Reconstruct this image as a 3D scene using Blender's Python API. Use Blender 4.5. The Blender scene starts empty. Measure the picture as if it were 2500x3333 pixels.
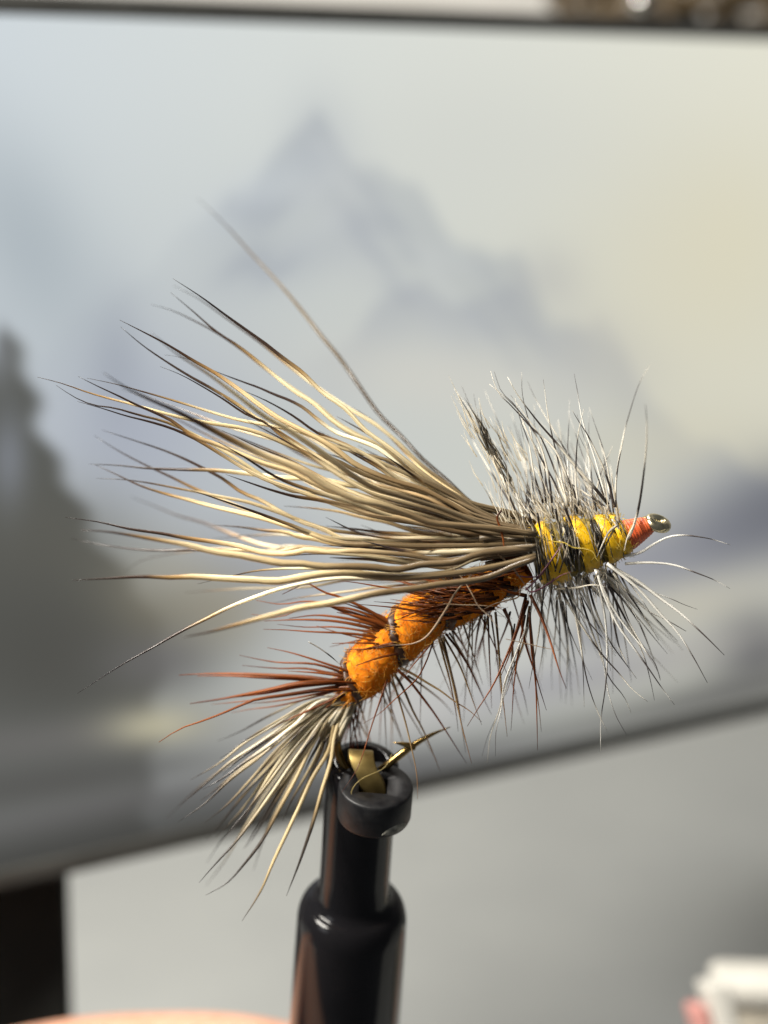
import bpy, bmesh, math, random
import numpy as np
from mathutils import Vector, Matrix, Quaternion

random.seed(7)
RNG = np.random.default_rng(11)
scene = bpy.context.scene
COL = scene.collection
scene.unit_settings.scale_length = 0.01          # one unit = one centimetre

# ------------------------------------------------------------------ camera
D = 12.0                                         # camera to the plane of the fly
FRAME_W = 5.6                                    # width of the picture at that distance
PITCH = math.radians(8)
CAM_H = 13.5                                     # above the desk
CAM = Vector((0, 0, CAM_H))
RIGHT = Vector((1, 0, 0))
FWD = Vector((0, math.cos(PITCH), -math.sin(PITCH)))
UP = Vector((0, math.sin(PITCH), math.cos(PITCH)))
cam_data = bpy.data.cameras.new('camera')
cam = bpy.data.objects.new('camera', cam_data)
COL.objects.link(cam)
cam.location = CAM
cam.rotation_euler = (math.pi / 2 - PITCH, 0, 0)
cam_data.sensor_fit = 'HORIZONTAL'
cam_data.sensor_width = 36.0
cam_data.lens = 36.0 * D / FRAME_W
cam_data.clip_start = 0.1
cam_data.clip_end = 500
cam_data.dof.use_dof = True
cam_data.dof.focus_distance = D - 0.08
cam_data.dof.aperture_fstop = cam_data.lens * 1e-3 / 0.33
scene.camera = cam

# ------------------------------------------------------------------ world, lamps, exposure
world = bpy.data.worlds.new('World')
scene.world = world
world.use_nodes = True
bg = world.node_tree.nodes['Background']
bg.inputs[0].default_value = (0.90, 0.95, 1.0, 1)
bg.inputs[1].default_value = 0.12

def area_lamp(name, loc, target, size, power, col):
    l = bpy.data.lights.new(name, 'AREA')
    l.shape = 'RECTANGLE'; l.size = size[0]; l.size_y = size[1]
    l.energy = power; l.color = col
    o = bpy.data.objects.new(name, l)
    COL.objects.link(o)
    o.location = loc
    o.rotation_euler = (Vector(target) - Vector(loc)).to_track_quat('-Z', 'Y').to_euler()
    return o
FLYC = CAM + FWD * D
area_lamp('desk_lamp_light', (-20, 2, 31), FLYC, (11, 11), 31000, (1.0, 0.95, 0.86))
area_lamp('ceiling_light', (-10, 38, 70), FLYC, (20, 14), 40000, (1.0, 0.96, 0.90))
area_lamp('fill_light', (-62, -30, 34), FLYC, (24, 30), 6500, (0.95, 0.97, 1.0))  # soft fill added from the left front, with no window behind it

scene.view_settings.view_transform = 'Standard'
scene.view_settings.look = 'None'
scene.view_settings.exposure = 0.0
scene.view_settings.gamma = 1.0
scene.view_settings.use_curve_mapping = False
scene.render.engine = 'CYCLES'
scene.cycles.use_denoising = True
try:
    scene.cycles.denoiser = 'OPENIMAGEDENOISE'
except Exception:
    pass
scene.cycles.max_bounces = 8
scene.cycles.sample_clamp_indirect = 6

# ------------------------------------------------------------------ coordinates
S = FRAME_W / 2500.0
def C3(xc, yc, zc):                              # camera-aligned centimetres to the room
    return CAM + RIGHT * xc + UP * yc + FWD * zc
def P(px, py, d=0.0):                            # measured photo point, d cm behind the plane of the fly
    z = D + d
    return C3((px - 1250) * S * z / D, (1666.5 - py) * S * z / D, z)
ZO = {'A': (100, 600, .4822), 'B': (800, 1000, .5425), 'C': (100, 1400, .5425), 'D': (500, 2200, .4219),
      'E': (1000, 1800, .4822), 'F': (1450, 1150, .4822), 'G': (1600, 1800, .4822), 'K': (800, 2300, .4822), 'S': (0, 0, 1)}
def trace(text):
    """'A 10,20 30,40 B 5,6' -> measured points"""
    out, z = [], 'S'
    for tok in text.split():
        if tok in ZO: z = tok
        else:
            x, y = map(float, tok.split(','))
            ox, oy, k = ZO[z]
            out.append((ox + x * k, oy + y * k))
    return out

# ------------------------------------------------------------------ materials
def lin(c):
    return tuple(((v / 255) / 12.92 if v / 255 <= .04045 else ((v / 255 + .055) / 1.055) ** 2.4) for v in c)
def new_mat(name):
    m = bpy.data.materials.new(name); m.use_nodes = True
    nt = m.node_tree
    b = nt.nodes['Principled BSDF']
    return m, nt, b
def node(nt, typ, **kw):
    n = nt.nodes.new(typ)
    for k, v in kw.items():
        setattr(n, k, v)
    return n
def ramp(nt, stops, interp='LINEAR'):
    r = node(nt, 'ShaderNodeValToRGB')
    r.color_ramp.interpolation = interp
    e = r.color_ramp.elements
    while len(e) < len(stops): e.new(0.5)
    for el, (p, c) in zip(e, stops):
        el.position = p; el.color = (*c, 1)
    return r
def math_node(nt, op, a, b=None):
    n = node(nt, 'ShaderNodeMath', operation=op)
    for i, v in enumerate((a, b)):
        if v is None: continue
        if isinstance(v, (int, float)): n.inputs[i].default_value = v
        else: nt.links.new(v, n.inputs[i])
    return n.outputs[0]
def mixc(nt, blend, fac, a, b):
    n = node(nt, 'ShaderNodeMix', data_type='RGBA', blend_type=blend)
    for sock, v in ((n.inputs[0], fac), (n.inputs[6], a), (n.inputs[7], b)):
        if isinstance(v, (int, float)): sock.default_value = v
        elif isinstance(v, tuple): sock.default_value = (*v, 1)
        else: nt.links.new(v, sock)
    return n.outputs[2]

def fibre_mat(name, stops, shift=0.25, rough=0.4, translucent=0.25, bands=None, streak=0.35, spec=0.5):
    """colour runs along the fibre (UV y: 0 root, 1 tip), shifted a little from fibre to fibre"""
    m, nt, b = new_mat(name)
    uv = node(nt, 'ShaderNodeUVMap')
    sep = node(nt, 'ShaderNodeSeparateXYZ'); nt.links.new(uv.outputs[0], sep.inputs[0])
    info = node(nt, 'ShaderNodeObjectInfo')
    v = sep.outputs[1]
    if bands:
        t = math_node(nt, 'FRACT', math_node(nt, 'ADD', math_node(nt, 'MULTIPLY', v, bands), info.outputs['Random']))
    else:
        r = math_node(nt, 'MULTIPLY', math_node(nt, 'SUBTRACT', info.outputs['Random'], 0.5), shift)
        t = math_node(nt, 'ADD', v, r)
    rp = ramp(nt, stops); nt.links.new(t, rp.inputs[0])
    col = mixc(nt, 'MULTIPLY', 1.0, rp.outputs[0], info.outputs['Color'])
    # streaks that run along the fibre
    mp = node(nt, 'ShaderNodeMapping'); mp.inputs['Scale'].default_value = (5, 2.2, 1)
    nt.links.new(uv.outputs[0], mp.inputs[0])
    add = node(nt, 'ShaderNodeVectorMath', operation='ADD')
    comb = node(nt, 'ShaderNodeCombineXYZ')
    nt.links.new(math_node(nt, 'MULTIPLY', info.outputs['Random'], 37.0), comb.inputs[2])
    nt.links.new(mp.outputs[0], add.inputs[0]); nt.links.new(comb.outputs[0], add.inputs[1])
    nz = node(nt, 'ShaderNodeTexNoise'); nz.inputs['Scale'].default_value = 2.2; nz.inputs['Detail'].default_value = 3
    nt.links.new(add.outputs[0], nz.inputs['Vector'])
    dr = ramp(nt, [(0.3, (1 - streak,) * 3), (0.7, (1 + streak * .35,) * 3)])
    nt.links.new(nz.outputs['Fac'], dr.inputs[0])
    col = mixc(nt, 'MULTIPLY', 1.0, col, dr.outputs[0])
    nt.links.new(col, b.inputs['Base Color'])
    b.inputs['Roughness'].default_value = rough
    b.inputs['Specular IOR Level'].default_value = spec
    bump = node(nt, 'ShaderNodeBump'); bump.inputs['Strength'].default_value = 0.35; bump.inputs['Distance'].default_value = 0.01
    nt.links.new(nz.outputs['Fac'], bump.inputs['Height']); nt.links.new(bump.outputs[0], b.inputs['Normal'])
    if translucent:
        tr = node(nt, 'ShaderNodeBsdfTranslucent'); nt.links.new(col, tr.inputs[0])
        mx = node(nt, 'ShaderNodeMixShader'); mx.inputs[0].default_value = translucent
        nt.links.new(b.outputs[0], mx.inputs[1]); nt.links.new(tr.outputs[0], mx.inputs[2])
        nt.links.new(mx.outputs[0], nt.nodes['Material Output'].inputs[0])
    return m

def noisy_mat(name, c1, c2, scale=6.0, rough=0.5, bump=0.2, metallic=0.0, spec=0.5, detail=5, dist=0.02, rough_var=0.1, sss=0.0, stretch=None):
    m, nt, b = new_mat(name)
    tc = node(nt, 'ShaderNodeTexCoord')
    vec = tc.outputs['Object']
    if stretch:
        mp = node(nt, 'ShaderNodeMapping'); mp.inputs['Scale'].default_value = stretch
        nt.links.new(vec, mp.inputs[0]); vec = mp.outputs[0]
    nz = node(nt, 'ShaderNodeTexNoise'); nz.inputs['Scale'].default_value = scale; nz.inputs['Detail'].default_value = detail
    nt.links.new(vec, nz.inputs['Vector'])
    r = ramp(nt, [(0.3, c1), (0.7, c2)]); nt.links.new(nz.outputs['Fac'], r.inputs[0])
    nt.links.new(r.outputs[0], b.inputs['Base Color'])
    rr = node(nt, 'ShaderNodeMapRange'); nt.links.new(nz.outputs['Fac'], rr.inputs[0])
    rr.inputs[3].default_value = max(0, rough - rough_var); rr.inputs[4].default_value = min(1, rough + rough_var)
    nt.links.new(rr.outputs[0], b.inputs['Roughness'])
    b.inputs['Metallic'].default_value = metallic
    b.inputs['Specular IOR Level'].default_value = spec
    if sss:
        b.inputs['Subsurface Weight'].default_value = sss
        b.inputs['Subsurface Radius'].default_value = (0.25, 0.1, 0.06)
        b.inputs['Subsurface Scale'].default_value = 0.6
    if bump:
        bp = node(nt, 'ShaderNodeBump'); bp.inputs['Strength'].default_value = bump; bp.inputs['Distance'].default_value = dist
        nt.links.new(nz.outputs['Fac'], bp.inputs['Height']); nt.links.new(bp.outputs[0], b.inputs['Normal'])
    return m

def thread_mat(name, c1, c2, per_uv, rough=0.45, translucent=0.0, strength=0.6, spec=0.5):
    """wound or twisted thread: fine strands along UV x, drawn by relief and a little colour"""
    m, nt, b = new_mat(name)
    uv = node(nt, 'ShaderNodeUVMap')
    mp = node(nt, 'ShaderNodeMapping'); mp.inputs['Scale'].default_value = per_uv
    nt.links.new(uv.outputs[0], mp.inputs[0])
    nz = node(nt, 'ShaderNodeTexNoise'); nz.inputs['Scale'].default_value = 1.0; nz.inputs['Detail'].default_value = 4
    nt.links.new(mp.outputs[0], nz.inputs['Vector'])
    r = ramp(nt, [(0.3, c1), (0.72, c2)]); nt.links.new(nz.outputs['Fac'], r.inputs[0])
    nt.links.new(r.outputs[0], b.inputs['Base Color'])
    b.inputs['Roughness'].default_value = rough
    b.inputs['Specular IOR Level'].default_value = spec
    bp = node(nt, 'ShaderNodeBump'); bp.inputs['Strength'].default_value = strength; bp.inputs['Distance'].default_value = 0.012
    nt.links.new(nz.outputs['Fac'], bp.inputs['Height']); nt.links.new(bp.outputs[0], b.inputs['Normal'])
    return m

M = {}
M['elk'] = fibre_mat('elk_hair', [(0.0, (.16, .12, .075)), (0.34, (.25, .185, .11)), (0.50, (.78, .66, .43)), (0.68, (.95, .83, .57)),
                                  (0.76, (.40, .26, .12)), (0.83, (.06, .035, .025)), (1.0, (.018, .013, .013))], 0.24, 0.27, 0.22, streak=0.5)  # elk banding, with root shade and outer brightness worked into the colours
M['tail'] = fibre_mat('tail_hair', [(0.0, (.33, .27, .17)), (0.35, (.62, .55, .40)), (0.58, (.62, .53, .36)), (0.72, (.22, .17, .11)),
                                    (0.80, (.05, .037, .03)), (1.0, (.03, .026, .026))], 0.34, 0.32, 0.2)
M['brown'] = fibre_mat('brown_barb', [(0.0, (.07, .018, .005)), (0.25, (.27, .075, .015)), (0.7, (.44, .13, .028)), (1.0, (.12, .035, .02))], 0.3, 0.35, 0.5)
M['tan'] = fibre_mat('tan_barb', [(0.0, (.14, .08, .03)), (0.4, (.52, .36, .17)), (0.85, (.40, .20, .09)), (1.0, (.10, .06, .04))], 0.3, 0.38, 0.5)
M['grizzly'] = fibre_mat('grizzly_barb', [(0.0, (.80, .74, .62)), (0.36, (.90, .85, .74)), (0.47, (.07, .055, .05)), (0.88, (.045, .035, .030)), (1.0, (.82, .77, .66))],
                         0, 0.36, 0.3, bands=1.55)
M['white_barb'] = fibre_mat('white_barb', [(0.0, (.88, .85, .77)), (0.62, (.94, .92, .86)), (0.74, (.12, .10, .095)), (0.92, (.045, .04, .04)), (1.0, (.7, .68, .63))], 0.35, 0.3, 0.3)
M['web'] = fibre_mat('web_fibre', [(0.0, (.70, .62, .46)), (0.5, (.88, .82, .70)), (1.0, (.70, .66, .58))], 0.2, 0.5, 0.5)
M['dub'] = noisy_mat('orange_dubbing', (.64, .15, .005), (.94, .31, .014), 12.0, 0.9, 0.5, spec=0.15, dist=0.03, sss=0.15)
M['dubfib'] = fibre_mat('dubbing_fibre', [(0.0, (.88, .34, .02)), (0.6, (.95, .52, .07)), (1.0, (.90, .66, .28))], 0.2, 0.6, 0.45)
M['rib'] = thread_mat('rib_thread', (.012, .015, .02), (.10, .12, .14), (3, 60, 1), 0.45)
M['floss'] = thread_mat('yellow_floss', (.72, .39, .004), (.97, .60, .010), (46, 2.0, 1), 0.32, strength=0.35)
M['floss_core'] = noisy_mat('olive_floss', (.055, .042, .02), (.34, .24, .035), 14, 0.6, 0.6, spec=0.2)
M['head'] = thread_mat('head_thread', (.52, .055, .016), (.86, .18, .05), (2.0, 26, 1), 0.42)
M['hookm'] = noisy_mat('bronze_wire', (.20, .13, .045), (.34, .23, .085), 3, 0.22, 0.05, metallic=1.0)
M['eyem'] = noisy_mat('eye_metal', (.38, .33, .20), (.80, .73, .52), 14, 0.24, 0.35, metallic=1.0, dist=0.006, rough_var=0.08)
M['stem'] = noisy_mat('hackle_stem', (.03, .014, .008), (.10, .04, .015), 12, 0.45, 0.4)
M['gstem'] = noisy_mat('grizzly_stem', (.03, .025, .02), (.22, .19, .14), 18, 0.45, 0.4)
M['purple'] = fibre_mat('purple_thread', [(0, (.16, .045, .075)), (1, (.22, .075, .10))], 0.1, 0.5, 0.2)
M['strand'] = fibre_mat('stray_hair', [(0, (.35, .24, .14)), (1, (.50, .36, .24))], 0.1, 0.45, 0.3)
M['ythread'] = fibre_mat('yellow_thread', [(0, (.75, .55, .05)), (1, (.80, .62, .15))], 0.1, 0.5, 0.3)
M['oliveth'] = fibre_mat('olive_thread', [(0, (.35, .26, .08)), (1, (.45, .36, .14))], 0.1, 0.5, 0.3)
M['plastic'] = noisy_mat('black_gloss_plastic', (.005, .005, .006), (.010, .009, .010), 1.2, 0.12, 0.03, spec=0.19, rough_var=0.05, dist=0.01)
M['plastic2'] = noisy_mat('black_worn_plastic', (.004, .004, .005), (.013, .013, .014), 16, 0.45, 0.25, spec=0.3, rough_var=0.12, dist=0.006)
M['flash'] = noisy_mat('scuffed_plastic_edge', (.05, .05, .045), (.42, .40, .33), 22, 0.6, 0.7, spec=0.3)
M['brass'] = noisy_mat('brass', (.19, .135, .045), (.32, .235, .09), 7, 0.5, 0.12, metallic=1.0, dist=0.01)
M['dark'] = noisy_mat('dark_bezel', (.035, .035, .032), (.048, .048, .044), 2, 0.45, 0.05)
M['standm'] = noisy_mat('dark_grey_plastic', (.026, .027, .025), (.034, .035, .032), 2, 0.8, 0.05, spec=0.1)
M['desk'] = noisy_mat('pale_grey_laminate', (.27, .28, .275), (.295, .305, .297), 0.35, 0.62, 0.05, spec=0.3)
M['wall'] = noisy_mat('pale_wall_paint', (.62, .60, .56), (.68, .66, .62), 0.5, 0.8, 0.1, spec=0.2)
M['white'] = noisy_mat('white_plastic', (.50, .485, .44), (.56, .545, .50), 2, 0.3, 0.03)
M['boxbody'] = noisy_mat('beige_plastic', (.46, .42, .34), (.54, .50, .42), 1.5, 0.4, 0.05)
M['redprint'] = noisy_mat('faded_red_print', (.40, .15, .13), (.52, .26, .23), 2.0, 0.55, 0.05)
M['wick'] = noisy_mat('dark_wicker', (.030, .020, .010), (.11, .075, .035), 1.4, 0.5, 0.3)
M['wick2'] = noisy_mat('pale_wicker', (.20, .15, .08), (.42, .34, .20), 1.1, 0.5, 0.3)
M['steel'] = noisy_mat('polished_steel', (.75, .75, .74), (.85, .85, .83), 2, 0.12, 0.0, metallic=1.0)
M['skin'] = noisy_mat('skin', (.44, .23, .15), (.54, .30, .21), 5, 0.48, 0.25, spec=0.35, sss=0.25, dist=0.03)
M['nail'] = noisy_mat('finger_nail', (.72, .45, .36), (.80, .54, .45), 3, 0.28, 0.05)

# ------------------------------------------------------------------ mesh helpers
def tag(o, label=None, cat=None, group=None, kind=None):
    if label: o['label'] = label
    if cat: o['category'] = cat
    if group: o['group'] = group
    if kind: o['kind'] = kind
    return o
def empty(name, loc):
    o = bpy.data.objects.new(name, None); COL.objects.link(o)
    o.location = loc; o.empty_display_size = 0.2
    return o
ORIGIN = {}
def origin_of(o):
    return ORIGIN.get(o, Vector((0, 0, 0)))
class MB:
    """collects vertices (room coordinates), faces and UVs; build() links them as one mesh object"""
    def __init__(s): s.v, s.f, s.uv = [], [], []
    def add(s, verts, faces, uvs=None):
        o = len(s.v)
        s.v.extend(verts)
        for k, f in enumerate(faces):
            s.f.append([i + o for i in f])
            s.uv.append(uvs[k] if uvs else [(0, 0)] * len(f))
    def build(s, name, mat, parent=None, smooth=True, loc=None):
        org = Vector(loc) if loc is not None else (origin_of(parent) if parent is not None else Vector((0, 0, 0)))
        me = bpy.data.meshes.new(name)
        me.from_pydata([tuple(Vector(p) - org) for p in s.v], [], s.f)
        ul = me.uv_layers.new(name='UVMap')
        flat = [c for f in s.uv for uv in f for c in uv]
        ul.data.foreach_set('uv', flat)
        if smooth: me.polygons.foreach_set('use_smooth', [True] * len(me.polygons))
        me.materials.append(mat)
        me.update()
        o = bpy.data.objects.new(name, me); COL.objects.link(o)
        if parent is not None:
            o.parent = parent
            o.location = org - origin_of(parent)
        else:
            o.location = org
        ORIGIN[o] = org
        return o
def catmull(pts, n):
    pts = [np.array(p, float) for p in pts]
    if len(pts) == 2: pts = [pts[0], (pts[0] + pts[1]) / 2, pts[1]]
    seg = [0.0]
    for a, b in zip(pts, pts[1:]): seg.append(seg[-1] + max(1e-6, np.linalg.norm(b - a)))
    P_ = [2 * pts[0] - pts[1]] + pts + [2 * pts[-1] - pts[-2]]
    out = []
    for t in np.linspace(0, seg[-1], n):
        i = min(len(pts) - 2, max(0, int(np.searchsorted(seg, t, 'right') - 1)))
        u = (t - seg[i]) / (seg[i + 1] - seg[i])
        p0, p1, p2, p3 = P_[i:i + 4]
        # finite-difference tangents scaled to the uneven spacing keep the curve from overshooting
        h = seg[i + 1] - seg[i]
        h0 = seg[i] - seg[i - 1] if i > 0 else h
        h2 = seg[i + 2] - seg[i + 1] if i + 2 < len(seg) else h
        m1 = ((p2 - p1) / h * h0 + (p1 - p0) / h0 * h) / (h + h0) * h
        m2 = ((p3 - p2) / h2 * h + (p2 - p1) / h * h2) / (h + h2) * h
        out.append((2 * u**3 - 3 * u**2 + 1) * p1 + (u**3 - 2 * u**2 + u) * m1 + (-2 * u**3 + 3 * u**2) * p2 + (u**3 - u**2) * m2)
    return out
def tube(mb, pts, radii, n=6, flat=1.0, cap=True, twist=0.0):
    """a tube through points (room coordinates), first point = root"""
    pts = [Vector(p) for p in pts]
    N = len(pts)
    tan = [(pts[min(i + 1, N - 1)] - pts[max(i - 1, 0)]).normalized() for i in range(N)]
    ref = tan[0].orthogonal().normalized()
    verts, faces, uvs = [], [], []
    length = [0.0]
    for a, b in zip(pts, pts[1:]): length.append(length[-1] + (b - a).length)
    for i in range(N):
        if i: ref = (tan[i - 1].rotation_difference(tan[i]) @ ref)
        ref = (ref - tan[i] * ref.dot(tan[i])).normalized()
        bi = tan[i].cross(ref)
        for k in range(n):
            a = 2 * math.pi * k / n + twist * i
            verts.append(pts[i] + ref * (math.cos(a) * radii[i]) + bi * (math.sin(a) * radii[i] * flat))
    L = length[-1] or 1
    for i in range(N - 1):
        v0, v1 = length[i] / L, length[i + 1] / L
        for k in range(n):
            k2 = (k + 1) % n
            faces.append([i * n + k, i * n + k2, (i + 1) * n + k2, (i + 1) * n + k])
            uvs.append([(k / n, v0), ((k + 1) / n, v0), ((k + 1) / n, v1), (k / n, v1)])
    if cap:
        faces.append(list(range(n - 1, -1, -1))); uvs.append([(0, 0)] * n)
        faces.append([(N - 1) * n + k for k in range(n)]); uvs.append([(0, 1)] * n)
    mb.add(verts, faces, uvs)
def lathe(mb, org, ax, prof, n=48, ref=None, cap0=True, cap1=True):
    """profile [(distance along ax, radius)] turned about ax"""
    ax = Vector(ax).normalized()
    ref = (Vector(ref) if ref is not None else ax.orthogonal())
    ref = (ref - ax * ref.dot(ax)).normalized(); bi = ax.cross(ref)
    verts, faces, uvs = [], [], []
    for t, r in prof:
        for k in range(n):
            a = 2 * math.pi * k / n
            verts.append(Vector(org) + ax * t + ref * (r * math.cos(a)) + bi * (r * math.sin(a)))
    m = len(prof)
    for i in range(m - 1):
        for k in range(n):
            k2 = (k + 1) % n
            faces.append([i * n + k, i * n + k2, (i + 1) * n + k2, (i + 1) * n + k])
            uvs.append([(k / n, i / (m - 1)), ((k + 1) / n, i / (m - 1)), ((k + 1) / n, (i + 1) / (m - 1)), (k / n, (i + 1) / (m - 1))])
    if cap0: faces.append(list(range(n - 1, -1, -1))); uvs.append([(0, 0)] * n)
    if cap1: faces.append([(m - 1) * n + k for k in range(n)]); uvs.append([(0, 1)] * n)
    mb.add(verts, faces, uvs)
def box(mb, o, ex, ey, ez, bev=0.0):
    """box from corner o along three edge vectors, with chamfered edges"""
    bm = bmesh.new()
    bmesh.ops.create_cube(bm, size=1)
    o, ex, ey, ez = map(Vector, (o, ex, ey, ez))
    L = [ex.length, ey.length, ez.length]
    for v in bm.verts: v.co = Vector(((v.co.x + .5) * L[0], (v.co.y + .5) * L[1], (v.co.z + .5) * L[2]))
    if bev: bmesh.ops.bevel(bm, geom=bm.edges[:], offset=bev, segments=3, affect='EDGES', profile=0.5)
    bm.verts.index_update()
    e = [ex.normalized(), ey.normalized(), ez.normalized()]
    vs = [o + e[0] * v.co.x + e[1] * v.co.y + e[2] * v.co.z for v in bm.verts]
    mb.add(vs, [[v.index for v in f.verts] for f in bm.faces])
    bm.free()

# ------------------------------------------------------------------ setting: desk and wall
mb = MB()
mb.add([Vector(p) for p in ((-90, 13, 0), (90, 13, 0), (90, 55, 0), (-90, 55, 0), (-90, 13, -3), (90, 13, -3), (90, 55, -3), (-90, 55, -3))],
       [[0, 1, 2, 3], [7, 6, 5, 4], [0, 4, 5, 1], [1, 5, 6, 2], [2, 6, 7, 3], [3, 7, 4, 0]])
tag(mb.build('desk_surface', M['desk'], smooth=False), 'pale grey desk top under the small display', kind='structure')
mb = MB()
box(mb, (-90, 55.5, -40), (180, 0, 0), (0, 3, 0), (0, 0, 130))
tag(mb.build('wall', M['wall'], smooth=False), 'plain pale wall behind the display', kind='structure')

# ------------------------------------------------------------------ the small display with a mountain picture
FD = D / FRAME_W * 1659.0                         # focal length in units of the measured overview (1659 wide)
def cam_pt(x, y, z):                              # overview point at distance z, in camera-aligned centimetres
    return Vector(((x - 829.5) / FD * z, (1106 - y) / FD * z, z))
ZL, ZR = 19.5, 25.35
TL, TR = cam_pt(0, -18, ZL), cam_pt(1659, 50, ZR)
BL = cam_pt(0, 1922, ZL)
U_ = (TR - TL); U_len = U_.length; U_ = U_.normalized()
V_ = (BL - TL); V_ = (V_ - U_ * V_.dot(U_)); V_len = V_.length; V_ = V_.normalized()   # down the display
N_ = U_.cross(V_)                                 # away from the viewer
if N_.z < 0: N_ = -N_
def TC(u, v, n=0.0):
    return C3(*(TL + U_ * u + V_ * v + N_ * n))
def TV(vec): return RIGHT * vec.x + UP * vec.y + FWD * vec.z
u0, u1 = -3.6, U_len + 2.6
BT, BB = 0.26, 0.24
tablet = empty('tablet_display', TC((u0 + u1) / 2, V_len, 0)); ORIGIN[tablet] = tablet.location.copy()
tag(tablet, 'blurred tablet display showing a grey misty mountain picture behind the fly', 'display')
UW, VW, NW = TV(U_), TV(V_), TV(N_)
def bar(name, a, b, c, d, thick=0.5, n0=-0.05):
    m_ = MB(); box(m_, TC(a, c, n0), UW * (b - a), VW * (d - c), NW * thick, 0.05)
    return m_.build(name, M['dark'], tablet)
bar('bezel', u0, u1, 0, BT); bar('bezel', u0, u1, V_len - BB, V_len)
bar('bezel', u0, u0 + .3, BT, V_len - BB); bar('bezel', u1 - .3, u1, BT, V_len - BB)
mb = MB(); box(mb, TC(u0 + .02, 0.02, .46), UW * (u1 - u0 - .04), VW * (V_len - .04), NW * .2, .06)
mb.build('back_shell', M['standm'], tablet)

# the picture on the display: sky, peak, dark firs, a frozen lake (its own colours, given off by the panel)
def srgb2lin(a):
    a = np.clip(a, 0, 255) / 255
    return np.where(a <= .04045, a / 12.92, ((a + .055) / 1.055) ** 2.4)
def sst(a, b, x):
    t = np.clip((x - a) / (b - a), 0, 1); return t * t * (3 - 2 * t)
def picture(x, y):
    g = np.clip((x - 200) / 1400, -.3, 1.2)[..., None]
    col = np.array([197, 204, 206.]) * (1 - g) + np.array([214, 213, 198.]) * g
    col = col + (12 * (1 - sst(0, 700, y)))[..., None]
    def over(c, a):
        nonlocal col
        a = np.clip(a, 0, 1)[..., None]; col = col * (1 - a) + np.array(c, float) * a
    def blob(cx, cy, sx, sy, c, a=1.0, ang=0.0, p=2):
        ca, sa = math.cos(math.radians(ang)), math.sin(math.radians(ang))
        dx, dy = x - cx, y - cy
        X, Y = (dx * ca + dy * sa) / sx, (-dx * sa + dy * ca) / sy
        over(c, a * np.exp(-(np.abs(X) ** p + np.abs(Y) ** p)))
    # far hazy peak with its ridges
    ridge = np.interp(x, [-400, 380, 500, 600, 655, 690, 725, 790, 900, 1010, 1130, 1190, 1300, 1420, 1560, 2200],
                      [1150, 520, 400, 330, 262, 232, 285, 345, 400, 520, 560, 660, 720, 860, 980, 1250])
    wob = 14 * np.sin(x / 37.) + 10 * np.sin(x / 17. + 1)
    over((160, 167, 174), .48 * sst(-10, 30, y - ridge - wob) * (1 - .75 * sst(30, 330, y - ridge)) * (.25 + .75 * sst(360, 560, x)))
    blob(690, 330, 70, 120, (150, 157, 170), .35)
    blob(560, 420, 170, 60, (196, 203, 210), .45, -28)
    blob(780, 480, 70, 150, (190, 194, 196), .5, -18)
    inside = sst(20, 60, y - ridge)
    for k_ in range(34):
        bx_ = 500 + (k_ * 137) % 800; by_ = np.interp(bx_, [500, 690, 900, 1130, 1300], [400, 250, 400, 560, 720]) + 50 + (k_ * 61) % 230
        aa = math.radians(40 if bx_ > 690 else -40); dx, dy = x - bx_, y - by_
        X, Y = (dx * math.cos(aa) + dy * math.sin(aa)) / (28 + (k_ * 13) % 46), (-dx * math.sin(aa) + dy * math.cos(aa)) / (10 + (k_ * 7) % 16)
        over((200, 204, 205) if k_ % 2 else (146, 153, 165), .34 * inside * np.exp(-(X * X + Y * Y)))
    ridge2 = np.interp(x, [300, 700, 830, 900, 1010, 1120, 1180, 1260, 1300, 1360, 1450, 1700], [900, 760, 640, 610, 640, 610, 690, 700, 670, 780, 900, 1050])
    over((158, 163, 172), .42 * sst(-8, 26, y - ridge2 - wob * .8) * (1 - sst(20, 240, y - ridge2)) * sst(560, 860, x))
    blob(640, 560, 150, 60, (160, 167, 178), .35, -20)
    blob(980, 820, 330, 80, (207, 206, 198), .75, 6)
    blob(300, 930, 240, 220, (160, 166, 182), .7)
    blob(250, 780, 60, 140, (140, 146, 160), .4)
    blob(1190, 600, 80, 70, (166, 168, 172), .4)
    blob(1320, 760, 130, 90, (170, 171, 174), .45, 30)
    blob(1480, 620, 260, 300, (215, 211, 190), .7)
    blob(1600, 520, 160, 200, (220, 213, 184), .4)
    blob(1450, 960, 240, 90, (206, 202, 182), .6, -8)
    blob(60, 520, 130, 260, (165, 175, 182), .7, -28)
    blob(1040, 300, 300, 160, (206, 208, 202), .4)
    # mid-distance woods to the far side, mist below
    blob(1560, 1165, 210, 100, (118, 120, 130), .8, -22)
    blob(1380, 1225, 170, 80, (140, 142, 152), .75, -10)
    blob(1700, 1100, 150, 110, (100, 102, 110), .7, -15)
    blob(1250, 1180, 120, 140, (168, 168, 174), .5)
    blob(1460, 1320, 240, 60, (196, 192, 176), .8, -14)
    blob(1300, 1372, 90, 34, (128, 130, 140), .7, -10)
    blob(1640, 1395, 110, 80, (92, 92, 96), .85, -20)
    blob(1420, 1430, 260, 32, (178, 174, 162), .6, -14)
    blob(1180, 1480, 320, 46, (146, 146, 154), .7, -13)
    blob(1560, 1500, 260, 30, (110, 110, 110), .6, -14)
    blob(760, 1560, 320, 70, (196, 194, 190), .8, -12)
    blob(900, 1380, 260, 120, (190, 190, 188), .6)
    blob(560, 1230, 200, 120, (150, 153, 165), .6)
    blob(800, 1690, 420, 42, (126, 126, 130), .8, -12)
    blob(700, 1600, 200, 34, (200, 198, 192), .5, -12)
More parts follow.
